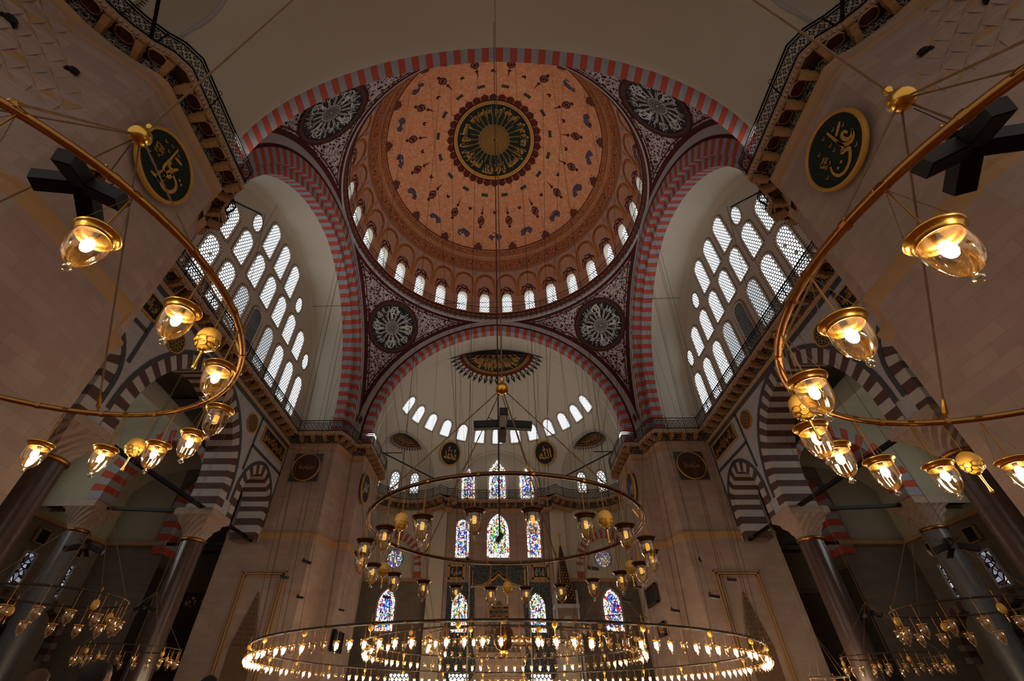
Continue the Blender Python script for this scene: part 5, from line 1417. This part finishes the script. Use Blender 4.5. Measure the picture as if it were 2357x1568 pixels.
def egg_globe():
    t=thing('egg_ornament','','hanging ornament'); D=-.33
    mb=MB(); mb.lathe([(.001,.075),(.02,.073),(.04,.064),(.058,.045),(.067,.02),(.07,-.005),(.066,-.035),(.055,-.06),(.038,-.078),(.018,-.088),(.001,-.09)],(0,0,D),28,0); mb.build('egg_shell',M['egg'],t,smooth=True)
    mb=MB(); mb.lathe([(.001,.079),(.018,.078),(.022,.07)],(0,0,D),12)
    def er(z): 
        pr=[(.07,-.005),(.066,-.035),(.055,-.06),(.038,-.078),(.018,-.088),(.001,-.09)]
        for i in range(len(pr)-1):
            if pr[i][1]>=z>=pr[i+1][1]: k=(z-pr[i][1])/(pr[i+1][1]-pr[i][1]); return pr[i][0]+(pr[i+1][0]-pr[i][0])*k+.003
        return .07
    for row,(z,n,h) in enumerate(((-.038,9,.02),(-.062,7,.014))):
        for i in range(n):
            c=2*pi*(i+.5*row)/n; w=pi/n*1.05
            pts=[]
            for k in range(11):
                q=2*pi*k/10; zz=z+h*sin(q); rr=er(zz); pts.append((rr*cos(c+w*cos(q)),rr*sin(c+w*cos(q)),D+zz))
            mb.tube(pts,.003,4,0,False)
    mb.lathe([(.024,-.084),(.026,-.09),(.012,-.094),(.009,-.11),(.007,-.17),(.009,-.2),(.013,-.215),(.012,-.228),(.006,-.236),(.001,-.238)],(0,0,D),12)
    mb.build('gold_tassel',M['brass'],t,smooth=True)
    mb=MB(); mb.tube([(0,0,0),(0,0,D+.07)],.004,6,0); mb.build('hanging_rod',M['brassdk'],t); return t
lamp0=None; egg0=None
RIMD=None
def place_lamp(loc,lab,group,unlit=False,rz=0,dark=False):
    global lamp0,BON,RIMB,RIMD
    if lamp0 is None:
        lamp0=glass_lamp(); BON=[c for c in lamp0.children if c.name=='bulb'][0].data; RIMB=[c for c in lamp0.children if c.name=='brass_rim'][0].data; L=lamp0; L.location=loc; L['label']=lab; L['group']=group
    else: L=dup(lamp0,loc,lab,group,rz)
    L.rotation_euler=(0,0,rz)
    for c in L.children:
        if c.name.startswith('bulb') and 'socket' not in c.name: c.data=BOFF if unlit else BON
        if c.name.startswith('brass_rim') and unlit and dark:
            if RIMD is None: RIMD=c.data.copy(); RIMD.materials[0]=M['bronze']
            c.data=RIMD
        elif c.name.startswith('brass_rim'): c.data=RIMB
    return L
def place_egg(loc,lab,group):
    global egg0
    if egg0 is None: egg0=egg_globe(); L=egg0; L.location=loc; L['label']=lab; L['group']=group; return L
    return dup(egg0,loc,lab,group)
mb=MB()
pts=[]
for i in range(40): a=i*.7; pts.append((.016*cos(a),.016*sin(a),-.35-.05-.0016*i))
mb.tube(pts,.005,5); 
_b=mb.build('bulb_spiral',emis('faint_gold_spiral_bulb',(255,186,84),1.1)); BOFF=_b.data; bpy.data.objects.remove(_b)  # golden gleam on unlit spirals put in as weak emission
# small combined lamps for the big rings
def small_lamp_mesh(lit,name):
    mb=MB(); D=-.35
    mb.lathe([(.062,.02),(.095,.015),(.096,.0),(.078,-.012)],(0,0,D),12,0)
    mb.lathe([(.078,-.012),(.082,-.07),(.076,-.13),(.055,-.18),(.02,-.215),(.02,-.225),(.022,-.24),(.001,-.258)],(0,0,D),12,1)
    mb.lathe([(.001,-.03),(.03,-.045),(.036,-.08),(.03,-.12),(.001,-.14)],(0,0,D),8,2)
    mb.tube([(0,0,0),(0,0,D)],.006,4,3)
    o=mb.build(name,[M['brass'],M['glass'],M['bulbsmall'] if lit else M['bulboff'],M['brassdk']],smooth=True); me=o.data; bpy.data.objects.remove(o); return me
SL={True:small_lamp_mesh(True,'glass_lamp_lit'),False:small_lamp_mesh(False,'glass_lamp_unlit')}
def small_lamp(loc,lab,group,lit):
    o=bpy.data.objects.new('glass_lamp',SL[lit]); COL.objects.link(o); o.location=loc; tag(o,lab,'lamp',group); return o
def small_egg_mesh():
    mb=MB(); D=-.3
    mb.lathe([(.001,.09),(.04,.075),(.068,.02),(.066,-.04),(.035,-.085),(.012,-.095)],(0,0,D),12,0); mb.lathe([(.03,-.085),(.012,-.1),(.008,-.2),(.014,-.23),(.001,-.24)],(0,0,D),8,1); mb.tube([(0,0,0),(0,0,D)],.006,4,1)
    o=mb.build('egg',[M['egg'],M['brass']],smooth=True); me=o.data; bpy.data.objects.remove(o); return me
SE=small_egg_mesh()
def small_egg(loc,lab,group):
    o=bpy.data.objects.new('egg_ornament',SE); COL.objects.link(o); o.location=loc; tag(o,lab,'hanging ornament',group); return o
def ring_frame(lab,c,r,tr,finz=None,ropeph=None,joints=20,ropes_up=None,nm='ring_chandelier',mat=None):
    t=thing(nm,lab,'chandelier',c)
    mb=MB(); mb.torus((0,0,0),r,tr,96,10); 
    mb.build('brass_ring',mat or M['brassdk'],t,smooth=True)
    mb=MB()
    for j in range(joints):
        a=2*pi*(j+.5)/joints; p=Vector((r*sin(a),r*cos(a),0)); d=Vector((cos(a),-sin(a),0)); mb.tube([p-d*tr*.7,p+d*tr*.7],tr*1.22,10)
    mb.build('ring_collars',M['brassdk'],t,smooth=False)['kind']='stuff'
    if finz:
        h=finz-c[2]
        mb=MB(); mb.lathe([(.005,.24),(.03,.225),(.035,.19),(.022,.16),(.02,.13),(.045,.11),(.08,.07),(.1,.02),(.095,-.03),(.06,-.07),(.02,-.085),(.001,-.09)],(0,0,h),24); mb.build('golden_finial',M['brass'],t,smooth=True)
        mb=MB()
        for k in range(5):
            a=RAD(ropeph+72*k); e=Vector((r*sin(a),r*cos(a),tr)); s=Vector((0,0,h+.02)); n=22
            mb.tube([s+(e-s)*i/n for i in range(n+1)],[.0075+.0025*(i%2) for i in range(n+1)],5,0,False)
            d=(s-e).normalized(); mb.tube([e+d*.02,e+d*.05,e+d*.1,e+d*.16],[.008,.022,.018,.008],6,1)
        mb.build('ropes',[M['rope'],M['brass']],t)
        mb=MB(); H_=ropes_up-c[2]; n=60
        mb.tube([(0,0,h+.2+(H_-h-.2)*i/n) for i in range(n+1)],[.011+.003*(i%2) for i in range(n+1)],5,0,False); mb.build('main_rope',M['rope'],t)
    return t
# three near rings
RC=(.163,-17.277,1.75); RCr=1.689
ring_frame('large bronze ring chandelier hanging in the centre of the view',RC,RCr,.021,3.84,28,ropes_up=46,mat=M['bronze'])
for k in range(20):
    ph=11+18*k+(-1 if 60<(18*k)%360<300 else 0); a=RAD(ph); x=RC[0]+RCr*sin(a); y=RC[1]+RCr*cos(a)
    p_=((ph+180)%360)-180; side='right' if p_>0 else 'left'; half='far' if abs(p_)<90 else 'near'
    if half=='far': q=int(round((abs(p_)-(11 if p_>0 else 7))/18)); lab=f'glass lamp, far side of the centre ring, {ORD[q]} {side} of its middle'
    else: q=int(round((180-abs(p_)-(9 if p_>0 else 9))/18)); lab=f'glass lamp, near side of the centre ring, {ORD[max(0,q)]} {side} of its middle'
    place_lamp((x,y,RC[2]),lab,'glass bell lamps on the centre ring',True,a,True)
for k in range(5):
    ph=1.5+72*k; a=RAD(ph); p_=((ph+180)%360)-180
    place_egg((RC[0]+RCr*sin(a),RC[1]+RCr*cos(a),RC[2]),['cream egg ornament at the far middle of the centre ring','cream egg ornament at the far right of the centre ring','cream egg ornament at the near right of the centre ring','cream egg ornament at the near left of the centre ring','cream egg ornament at the far left of the centre ring'][k],'egg ornaments on the centre ring')
RL=(-3.347,-21.157,2.1); RLr=1.637
ring_frame('near left brass ring chandelier, cut by the left edge of the photo',RL,RLr,.024,4.22,-11,ropes_up=28)
for k,ph in enumerate((-19.5,-1.3,17,33.2,53,74.2,94.1,113.1,131,149)):
    a=RAD(ph); place_lamp((RL[0]+RLr*sin(a),RL[1]+RLr*cos(a),RL[2]),(f'near left ring glass lamp, {ORD[k]} from its lower left end' +(', unlit' if k==4 else ', lit')),'glass bell lamps on the near left ring',k==4,a)
for k,ph in enumerate((8.1,84.1)):
    a=RAD(ph); place_egg((RL[0]+RLr*sin(a),RL[1]+RLr*cos(a),RL[2]),('cream egg ornament among the lower lamps of the near left ring','large cream egg ornament at the right side of the near left ring')[k],'egg ornaments on the near left ring')
RR=(3.372,-21.536,1.75); RRr=1.648
ring_frame('near right brass ring chandelier, cut by the right edge of the photo',RR,RRr,.024,3.75,9.5,ropes_up=28)
for k,ph in enumerate((16.3,-.6,-17.7,-35.1,-50,-71.5,-88.4,-105.8,-123,-141)):
    a=RAD(ph); place_lamp((RR[0]+RRr*sin(a),RR[1]+RRr*cos(a),RR[2]),f'lit near right ring glass lamp, {ORD[k]} from its lower right end','glass bell lamps on the near right ring',False,a)
for k,ph in enumerate((7.5,-60)):
    a=RAD(ph); place_egg((RR[0]+RRr*sin(a),RR[1]+RRr*cos(a),RR[2]),('cream egg ornament among the lower lamps of the near right ring','cream egg ornament behind the lamps at the left side of the near right ring')[k],'egg ornaments on the near right ring')
# the great low chandelier: three concentric rings
GC=(.25,.2)
t=thing('great_chandelier','vast low chandelier of three concentric iron rings under the great dome','chandelier',(GC[0],GC[1],0))
rr=random.Random(11)
for r,h,n,ne,tr,nmr in ((10.1,1.76,138,26,.04,'outer'),(5.9,2.16,82,16,.034,'middle'),(3.35,2.46,44,8,.028,'inner')):
    mb=MB(); mb.torus((0,0,h),r,tr,160,7); mb.build(f'{nmr}_ring',M['cable'],t,smooth=True)
    mb=MB()
    for i in range(0,72,1):
        a=2*pi*i/72; p=Vector((r*sin(a),r*cos(a),h)); d=Vector((cos(a),-sin(a),0)); mb.tube([p-d*.035,p+d*.035],tr*1.3,6)
    mb.build(f'{nmr}_collars',M['brassdk'],t)['kind']='stuff'
    for i in range(n):
        a=2*pi*(i+.3)/n; x=GC[0]+r*sin(a); y=GC[1]+r*cos(a); lit=rr.random()<(.72 if nmr=='outer' else .5 if nmr=='middle' else .12)
        small_lamp((x,y,h),f"small {'lit' if lit else 'unlit'} glass lamp hanging from the {nmr} ring of the great chandelier",f"{'lit' if lit else 'unlit'} lamps on the {nmr} ring of the great chandelier",lit)
    for i in range(ne):
        a=2*pi*(i+.5)/ne; small_egg((GC[0]+r*sin(a),GC[1]+r*cos(a),h+.22),f'small cream egg ornament hanging from the {nmr} ring of the great chandelier',f'egg ornaments on the {nmr} ring of the great chandelier')
mb=MB()
for r,h,n,top in ((10.1,1.76,30,12.45),(5.9,2.16,12,12.4),(3.35,2.46,8,12.3)):
    for i in range(n):
        a=2*pi*(i+.5)/n; mb.tube([(r*sin(a),r*cos(a),h),(top*sin(a),top*cos(a),33.9)],.009,4,0,False)
mb.build('suspension_cables',M['cable'],t)
mb=MB(); mb.lathe([(.02,3.3),(.06,3.2),(.12,3.1),(.1,3.0),(.05,2.95),(.18,2.9),(.36,2.75),(.46,2.5),(.44,2.25),(.3,2.05),(.12,1.97),(.2,1.92),(.1,1.86),(.14,1.8),(.02,1.72)],(0,0,0),24,0,mf=lambda a,b:1 if a in(0,1,2,3,4,10,11,12,13) or b%6==0 else 0)
mb.build('central_vase',[M['wood'],M['brass']],t,smooth=True)
# lower side rings
def small_ring(lab,c,r,n,lit=0,upz=16.0,ind=True,ne=4,acc=None,tr=.02,where=''):
    t=ring_frame(lab,c,r,tr,None,0,joints=n,mat=M['cable'])
    mb=MB()
    for k in range(5):
        a=2*pi*k/5; mb.tube([(r*sin(a),r*cos(a),0),(0,0,1.9)],.007,4,0,False)
    mb.tube([(0,0,1.9),(0,0,upz-c[2])],.01,4,0,False); mb.build('suspension_cables',M['rope'],t)
    for i in range(n):
        a=2*pi*(i+.5)/n; loc=(c[0]+r*sin(a),c[1]+r*cos(a),c[2])
        if ind: small_lamp(loc,f"small {'lit' if lit else 'unlit'} glass lamp hanging from the {where}",f'lamps on the {where}',bool(lit))
        else: acc.append((loc,lit))
    for i in range(ne):
        a=2*pi*(i+.2)/ne; small_egg((c[0]+r*sin(a),c[1]+r*cos(a),c[2]+.1),f'small cream egg ornament on the {where}',f'egg ornaments on the {where}')
REST=[]
small_ring('unlit ring chandelier low on the left in front of the columns',(-8.98,-12.93,1.75),1.24,16,where='low unlit left ring in front of the columns')
small_ring('unlit ring chandelier low on the right in front of the columns',(10.17,-11.75,1.75),1.32,16,where='low unlit right ring in front of the columns')
small_ring('second unlit ring chandelier low on the left, near the column foot',(-13.9,-2.95,1.75),1.65,22,ind=False,acc=REST,where='second low ring on the left')
small_ring('second unlit ring chandelier low on the right, near the column foot',(15.9,-.75,1.75),1.75,22,ind=False,acc=REST,where='second low ring on the right')
small_ring('distant unlit ring chandelier in the left aisle beside the pier',(-20.8,13.2,6.1),1.6,20,ind=False,acc=REST,upz=14,where='distant left aisle ring')
small_ring('distant unlit ring chandelier in front of the right stained window',(5.7,2.4,3.4),1.55,14,ind=False,acc=REST,upz=33,where='distant ring in front of the right stained window')
small_ring('lit ring chandelier at the bottom edge beside the far right pier',(15.3,3.0,1.25),.8,12,lit=1,ind=False,acc=REST,upz=9,where='lit ring at the bottom edge on the right')
small_ring('distant lit ring chandelier at the bottom edge before the prayer niche',(.25,18.5,1.9),1.7,22,lit=1,ind=False,acc=REST,upz=30,where='distant lit ring before the prayer niche')
mb=MB()
for (loc,lit) in REST:
    me=SL[bool(lit)]; i0=len(mb.v)
    for v in me.vertices: mb.v.append((v.co.x+loc[0],v.co.y+loc[1],v.co.z+loc[2]))
    for p in me.polygons:
        mb.f.append(tuple(i0+k for k in p.vertices)); mm=p.material_index; mb.m.append(4 if (mm==2 and not lit) else mm); mb.uv.append(None)
o=mb.build('distant_lamps',[M['brass'],M['glass'],M['bulbsmall'],M['brassdk'],M['bulboff']],smooth=True); tag(o,'tiny distant glass lamps on the small far-off rings','lamps',kind='stuff')
# ------------------------------------------------------------------ loudspeakers
def spk_mesh(w=.38,h=.1,d=.11):
    mb=MB(); mb.box((w/2+.03,0,0),(w/2,d/2,h/2),0); mb.box((w/2+.03,0,-h/2-.004),(w/2-.012,d/2-.012,.004),1); return mb
def speaker(lab,loc,rz,tilt,sc=1.0,hang=None,group=None,fat=1.0):
    t=thing('loudspeaker',lab,'loudspeaker',loc,group,rz=rz)
    mb=spk_mesh(.38*sc,.1*sc*fat,.11*sc*fat); rot=Matrix.Rotation(tilt,3,'Y'); mb.v=[tuple(rot@Vector(v)) for v in mb.v]; mb.build('cabinet',[M['speaker'],M['iron']],t)
    mb=MB(); mb.box((.06*sc,0,.07*sc),(.012,.05*sc,.035*sc)); mb.tube([(0,0,.0),(.2*sc,0,.11*sc)],.006,4); mb.build('bracket',M['iron'],t)
    if hang: mb=MB(); mb.tube([(.1*sc,0,.08),(0,0,hang)],.006,4,0,False); mb.build('hanging_cable',M['cable'],t)
    return t
def cluster(c,where,rz=.1,tilt=.35,sc=1.0,n=4,hang=None,fat=1.0):
    for k in range(n):
        speaker(f"black loudspeaker of the cross {where}, {['pointing right','pointing away','pointing left','pointing towards the viewer'][k]}",c,rz+k*pi/2,tilt,sc,hang if k==0 else None,None,fat)
cluster((.163,-17.277,3.22),'above the centre ring',.03,.06,1.05,hang=.5)
cluster((-3.347,-21.157,3.35),'inside the near left ring',.35,.3,.8,hang=.7,fat=1.5)
cluster((3.372,-21.536,3.0),'inside the near right ring',-.35,.3,.8,hang=.6,fat=1.5)
for c,w in (((-3.347,-21.157,3.5),'left'),((3.372,-21.536,3.12),'right')):
    t=thing('brass_horn',f'small brass horn above the loudspeakers of the near {w} ring','horn',c); mb=MB(); mb.lathe([(.015,.16),(.02,.1),(.03,.06),(.06,.0),(.085,-.03),(.08,-.03),(.02,.02)],n=18); mb.build('horn_bell',M['brass'],t,smooth=True)
cluster((-11.5,-10.1,3.5),'high in the left aisle',.4,.3,1.2,hang=6)
cluster((10.6,-11.9,3.0),'high in the right aisle',-.4,.3,1.2,hang=6)
cluster((-13.6,-3.6,3.0),'low beside the far left column',.3,.2,1.0,hang=8)
cluster((15.3,-1.7,3.1),'low beside the far right column',.3,.2,1.0,hang=8)
SP=[(-8.09,-3.37,4.72,.7,'left, highest of those before the pier'),(-8.51,-3.9,3.99,-.5,'left, in front of the blind niche top'),(-9.82,1.25,4.2,-.2,'left, below and right of the blind niche'),(-10.2,9.31,4.89,.2,'left, beside the edge of the pier'),(11.9,5.5,6.9,1.0,'right, highest of those before the pier'),(9.98,-1.4,4.41,-.5,'right, in front of the blind niche top'),(7.6,-4.8,3.2,0,'right, lowest on the pier face'),(7.52,-.59,3.39,0,'right, before the corner of the pier'),(2.98,-6.95,3.63,0,'right, before the striped arch'),(5.56,-2.38,3.95,-.3,'right, just below the centre ring'),(5.74,.3,3.93,.2,'right, beside the blue window'),(-5.63,1.33,4.23,0,'left, in front of the blue window'),(-1.44,-1.05,5.3,.5,'left, just above the centre ring rim')]
for x,y,z,rz,w in SP: speaker('small black loudspeaker hanging on a cable, '+w,(x,y,z),rz,.15,.95,hang=28-z)
# long rod with a small speaker
t=thing('hanging_speaker_rod','long dark pole dropping down the middle of the view to a small black speaker','pole',(.1,-15.2,2.28))
mb=MB(); mb.tube([(0,0,0),(0,0,38)],.017,6,0,False); mb.build('pole',M['cable'],t)
mb=MB(); mb.box((0,0,-.06),(.035,.05,.085),0,Matrix.Rotation(.6,3,'Y')); mb.build('speaker_box',M['speaker'],t)
# rods on the gallery
def rod(a,b,r,lab,nm='iron_rod',mat=None):
    mb=MB(); mb.tube([a,b],r,6); o=mb.build(nm,mat or M['iron']); tag(o,lab,'rod')
for s in(-1,1):
    n=SD[s]
    rod((s*12.5,-11.6,18.5),(s*12.9,-9.2,20.9),.05,f'black pole jutting from the near {n} gallery corner in front of the lattice windows')
    rod((s*12.6,-9.3,20.8),(s*14,-6,18),.012,f'thin wire hanging from the jutting pole on the {n}','wire',M['cable'])
    rod((s*11.0,13.6,16.25),(s*7.2,13.6,16.3),.0,f'',) if 0 else None
    rod((s*11.3,17.9,19.6),(s*6.9,24.4,19.6),.07,f'black tie rod across the mouth of the far {n} niche')
    rod((s*10.75,15.0,18.3),(s*8.9,15.0,18.3),.04,f'short black rod jutting from the far {n} pier gallery')
    rod((s*12.4,-18.1,18.4),(s*12.1,-19.15,19.7) if s<0 else (12.8,-18.65,19.8),.07,f'black upright rod on the gallery at the top {n} corner')
rod((-13,-1,30.3-8.5),(13,-1,22.2),.018,'thin wire stretched across the hall between the side window walls','wire',M['cable'])
# small glass balls under the near gallery corners
for s in(-1,1):
    for i,(x,y) in enumerate(((12.9,-10.6),(13.6,-10.2),(14.4,-10.3))):
        mb=MB(); mb.lathe([(.001,.09),(.06,.06),(.09,0),(.06,-.06),(.001,-.09)],(s*x,y,15.75),12); mb.tube([(s*x,y,16.6),(s*x,y,15.84)],.01,4); o=mb.build('glass_ball',[M['whiterev']],smooth=True); tag(o,f'small pale glass ball hanging under the near {SD[s]} gallery, {ORD[i]} from the hall side','glass ball')
# ------------------------------------------------------------------ people at the bottom edge
M['skin']=plain('skin',(150,104,82),.6,var=.06); M['hair']=plain('dark_hair',(24,18,16),.8); M['coat']=plain('dark_coat',(34,32,36),.85); M['coat2']=plain('brown_jacket',(70,44,34),.85); M['redcoat']=plain('red_hooded_top',(130,34,30),.85)
def skin_mesh(name,pts,edges,rad,mat,parent,lv=2):
    me=bpy.data.meshes.new(name); me.from_pydata(pts,edges,[]); o=bpy.data.objects.new(name,me); COL.objects.link(o)
    md=o.modifiers.new('s','SKIN'); md.use_smooth_shade=True
    for v,r in zip(me.skin_vertices[0].data,rad): v.radius=(r[0],r[1]) if isinstance(r,tuple) else (r,r)
    me.skin_vertices[0].data[0].use_root=True
    m2=o.modifiers.new('u','SUBSURF'); m2.levels=lv; m2.render_levels=lv; me.materials.append(mat); o.parent=parent; return o
def person(lab,loc,rz,ht,coat,hairm,tiltx=0,arms=0):
    t=thing('person',lab,'person',loc,rz=rz); k=ht/1.75
    P=[(0,0,.95),(0,0,1.15),(0,0,1.35),(0,.0,1.46),(.19,0,1.42),(.25,.02,1.15),(.26,.08,.9),(-.19,0,1.42),(-.25,.02,1.15),(-.26,.08,.9),(.1,0,.88),(.11,.01,.5),(.11,-.02,.09),(.11,.13,.04),(-.1,0,.88),(-.11,.01,.5),(-.11,-.02,.09),(-.11,.13,.04),(0,.01,1.53)]
    if arms: P[5]=(.3,.12,1.25); P[6]=(.2,.3,1.35); P[8]=(-.3,.12,1.25); P[9]=(-.2,.3,1.35)
    E=[(0,1),(1,2),(2,3),(3,4),(4,5),(5,6),(3,7),(7,8),(8,9),(0,10),(10,11),(11,12),(12,13),(0,14),(14,15),(15,16),(16,17),(3,18)]
    R=[(.16,.11),(.145,.1),(.17,.11),(.1,.08),.065,.05,.036,.065,.05,.036,.09,.062,.045,.04,.09,.062,.045,.04,.052]
    skin_mesh('body',[tuple(c*k for c in p) for p in P],E,[tuple(x*k for x in r) if isinstance(r,tuple) else r*k for r in R],coat,t)
    # head with face
    mb=MB(); n=20; prof=[(-.115,.03,.02),(-.1,.055,.035),(-.07,.066,.03),(-.03,.073,.015),(.01,.078,.005),(.05,.078,0),(.085,.066,-.005),(.105,.04,-.008),(.114,.01,-.01)]
    rows=[]
    for z,r,fw in prof:
        row=[]
        for j in range(n):
            a=2*pi*j/n; x=r*cos(a); y=r*1.22*sin(a)+fw*.6
            if sin(a)>.97 and -.04<z<.03: y+=.022
            row.append((x*k,y*k,(1.64+z)*k))
        rows.append(row)
    mb.grid(rows,0,close=True); mb.add(rows[-1],0); mb.add(rows[0][::-1],0)
    for s in(-1,1): mb.lathe([(.001,.03),(.014,.02),(.018,0),(.012,-.025),(.001,-.03)],(s*.08*k,0,1.635*k),8)
    mb.box((0,.083*k,1.575*k),(.022*k,.008*k,.006*k),0)
    mb.tube([(0,0,1.44*k),(0,.005,1.57*k)],.05*k,12)
    mb.build('head',M['skin'],t,smooth=True)
    mb=MB()
    for s in(-1,1): mb.lathe([(.001,.009),(.009,.004),(.009,-.004),(.001,-.009)],(s*.03*k,.088*k,1.655*k),8)
    mb.build('eyes',M['board'],t)
    rows=[]; q=random.Random(int(loc[0]*100))
    for z,r in ((-.06,.07),(-.02,.083),(.03,.09),(.075,.082),(.1,.062),(.122,.03),(.126,.004)):
        rows.append([((r+q.uniform(-.003,.006))*cos(a)*k,((r+q.uniform(-.003,.006))*1.16*sin(a)-.014 - (.03 if (sin(a)>.2 and z<.06) else 0)*1.4)*k,(1.64+z)*k) for a in [2*pi*j/22 for j in range(22)]])
    mb=MB(); mb.grid(rows,0,close=True); mb.build('hair',hairm,t,smooth=True)
    # hands: palm and five fingers
    for s,e in((1,P[6]),(-1,P[9])):
        b=Vector(e)*k; d=Vector((0,.25,-.95)).normalized() if not arms else Vector((-s*.5,.6,.4)).normalized(); sd=Vector((1,0,0)) if not arms else Vector((0,.2,.9))
        pts=[tuple(b),tuple(b+d*.05),tuple(b+d*.09)]; ed=[(0,1),(1,2)]; rad=[.026,.032,.03]
        for fi in range(4):
            o_=sd*((fi-1.5)*.019); i0=len(pts); L=(.07,.08,.075,.06)[fi]
            bend=Vector((0,.02,0)); pts+= [tuple(b+d*.1+o_),tuple(b+d*(.1+L*.5)+o_+bend*.4),tuple(b+d*(.1+L)+o_+bend)]; ed+=[(2,i0),(i0,i0+1),(i0+1,i0+2)]; rad+=[.0095,.0085,.0075]
        i0=len(pts); th=Vector((0,.04,-.0)); pts+=[tuple(b+d*.04+th*.8),tuple(b+d*.085+th*1.3)]; ed+=[(1,i0),(i0,i0+1)]; rad+=[.011,.009]
        skin_mesh('hand',pts,ed,rad,M['skin'],t,1)
    return t
person('person with dark hair at the bottom left edge, only the top of the head showing',(-4.19,-18.0,FLOOR),.3,1.77,M['coat2'],plain('brown_hair',(70,48,34),.8))
person('person with thick black hair at the bottom left, second head from the left edge',(-2.8,-19.15,FLOOR),-.2,1.755,M['coat'],M['hair'])
person('person with black hair at the bottom, third head from the left edge',(-3.07,-17.05,FLOOR),.1,1.77,M['coat'],M['hair'])
person('small distant person in red hood and dark clothes before the far right pier',(7.35,10.5,1.2),2.6,1.75,M['coat'],M['redcoat'])
t=thing('muezzin_platform','low stone platform under the distant red-hooded person on the right','platform',(7.6,11.0,0)); mb=MB(); mb.box((0,0,(1.2+FLOOR)/2),(2.2,1.2,(1.2-FLOOR)/2-.06)); mb.build('stone_body',M['grey'],t); mb=MB(); mb.box((0,0,1.15),(2.3,1.3,.05)); mb.build('top_slab',M['marble'],t)
# ------------------------------------------------------------------ light
w=bpy.data.worlds.new('world'); SC.world=w; w.use_nodes=True; bg=w.node_tree.nodes['Background']; bg.inputs[0].default_value=lin((238,226,214)); bg.inputs[1].default_value=WORLD
SC.view_settings.view_transform='Standard'; SC.view_settings.look='None'; SC.view_settings.gamma=1; SC.view_settings.use_curve_mapping=False; SC.view_settings.exposure=EXPO
SC.cycles.use_denoising=True
SC.cycles.max_bounces=8; SC.cycles.diffuse_bounces=4; SC.cycles.transparent_max_bounces=24; SC.cycles.glossy_bounces=4; SC.cycles.caustics_reflective=False; SC.cycles.caustics_refractive=False
SC.cycles.use_light_tree=True; SC.cycles.sample_clamp_indirect=6
def plamp(loc,e,col=(1,.72,.38),r=.03):
    l=bpy.data.lights.new('lamp_light','POINT'); l.energy=e; l.color=col; l.shadow_soft_size=r; o=bpy.data.objects.new('lamp_light',l); COL.objects.link(o); o.location=loc

def spot(loc,target,e,ang=120,col=(1,.93,.84)):  # unseen spots added to brighten dome and half domes, no fixtures
    l=bpy.data.lights.new('added_fill_spot','SPOT'); l.energy=e; l.color=col; l.spot_size=RAD(ang); l.spot_blend=.8; l.shadow_soft_size=.35
    o=bpy.data.objects.new('added_fill_spot',l); COL.objects.link(o); o.location=loc; o.rotation_euler=(Vector(target)-Vector(loc)).to_track_quat('-Z','Y').to_euler()
for sx in(1,-1):
    spot((sx*11.2,12.4,17.9),(0,-5,40),SPE,95); spot((sx*10.95,-14.6,17.9),(0,5,40),SPE*.75,80)
    spot((sx*10.6,18.2,17.9),(sx*-3,19,31),SPE*.22,110)
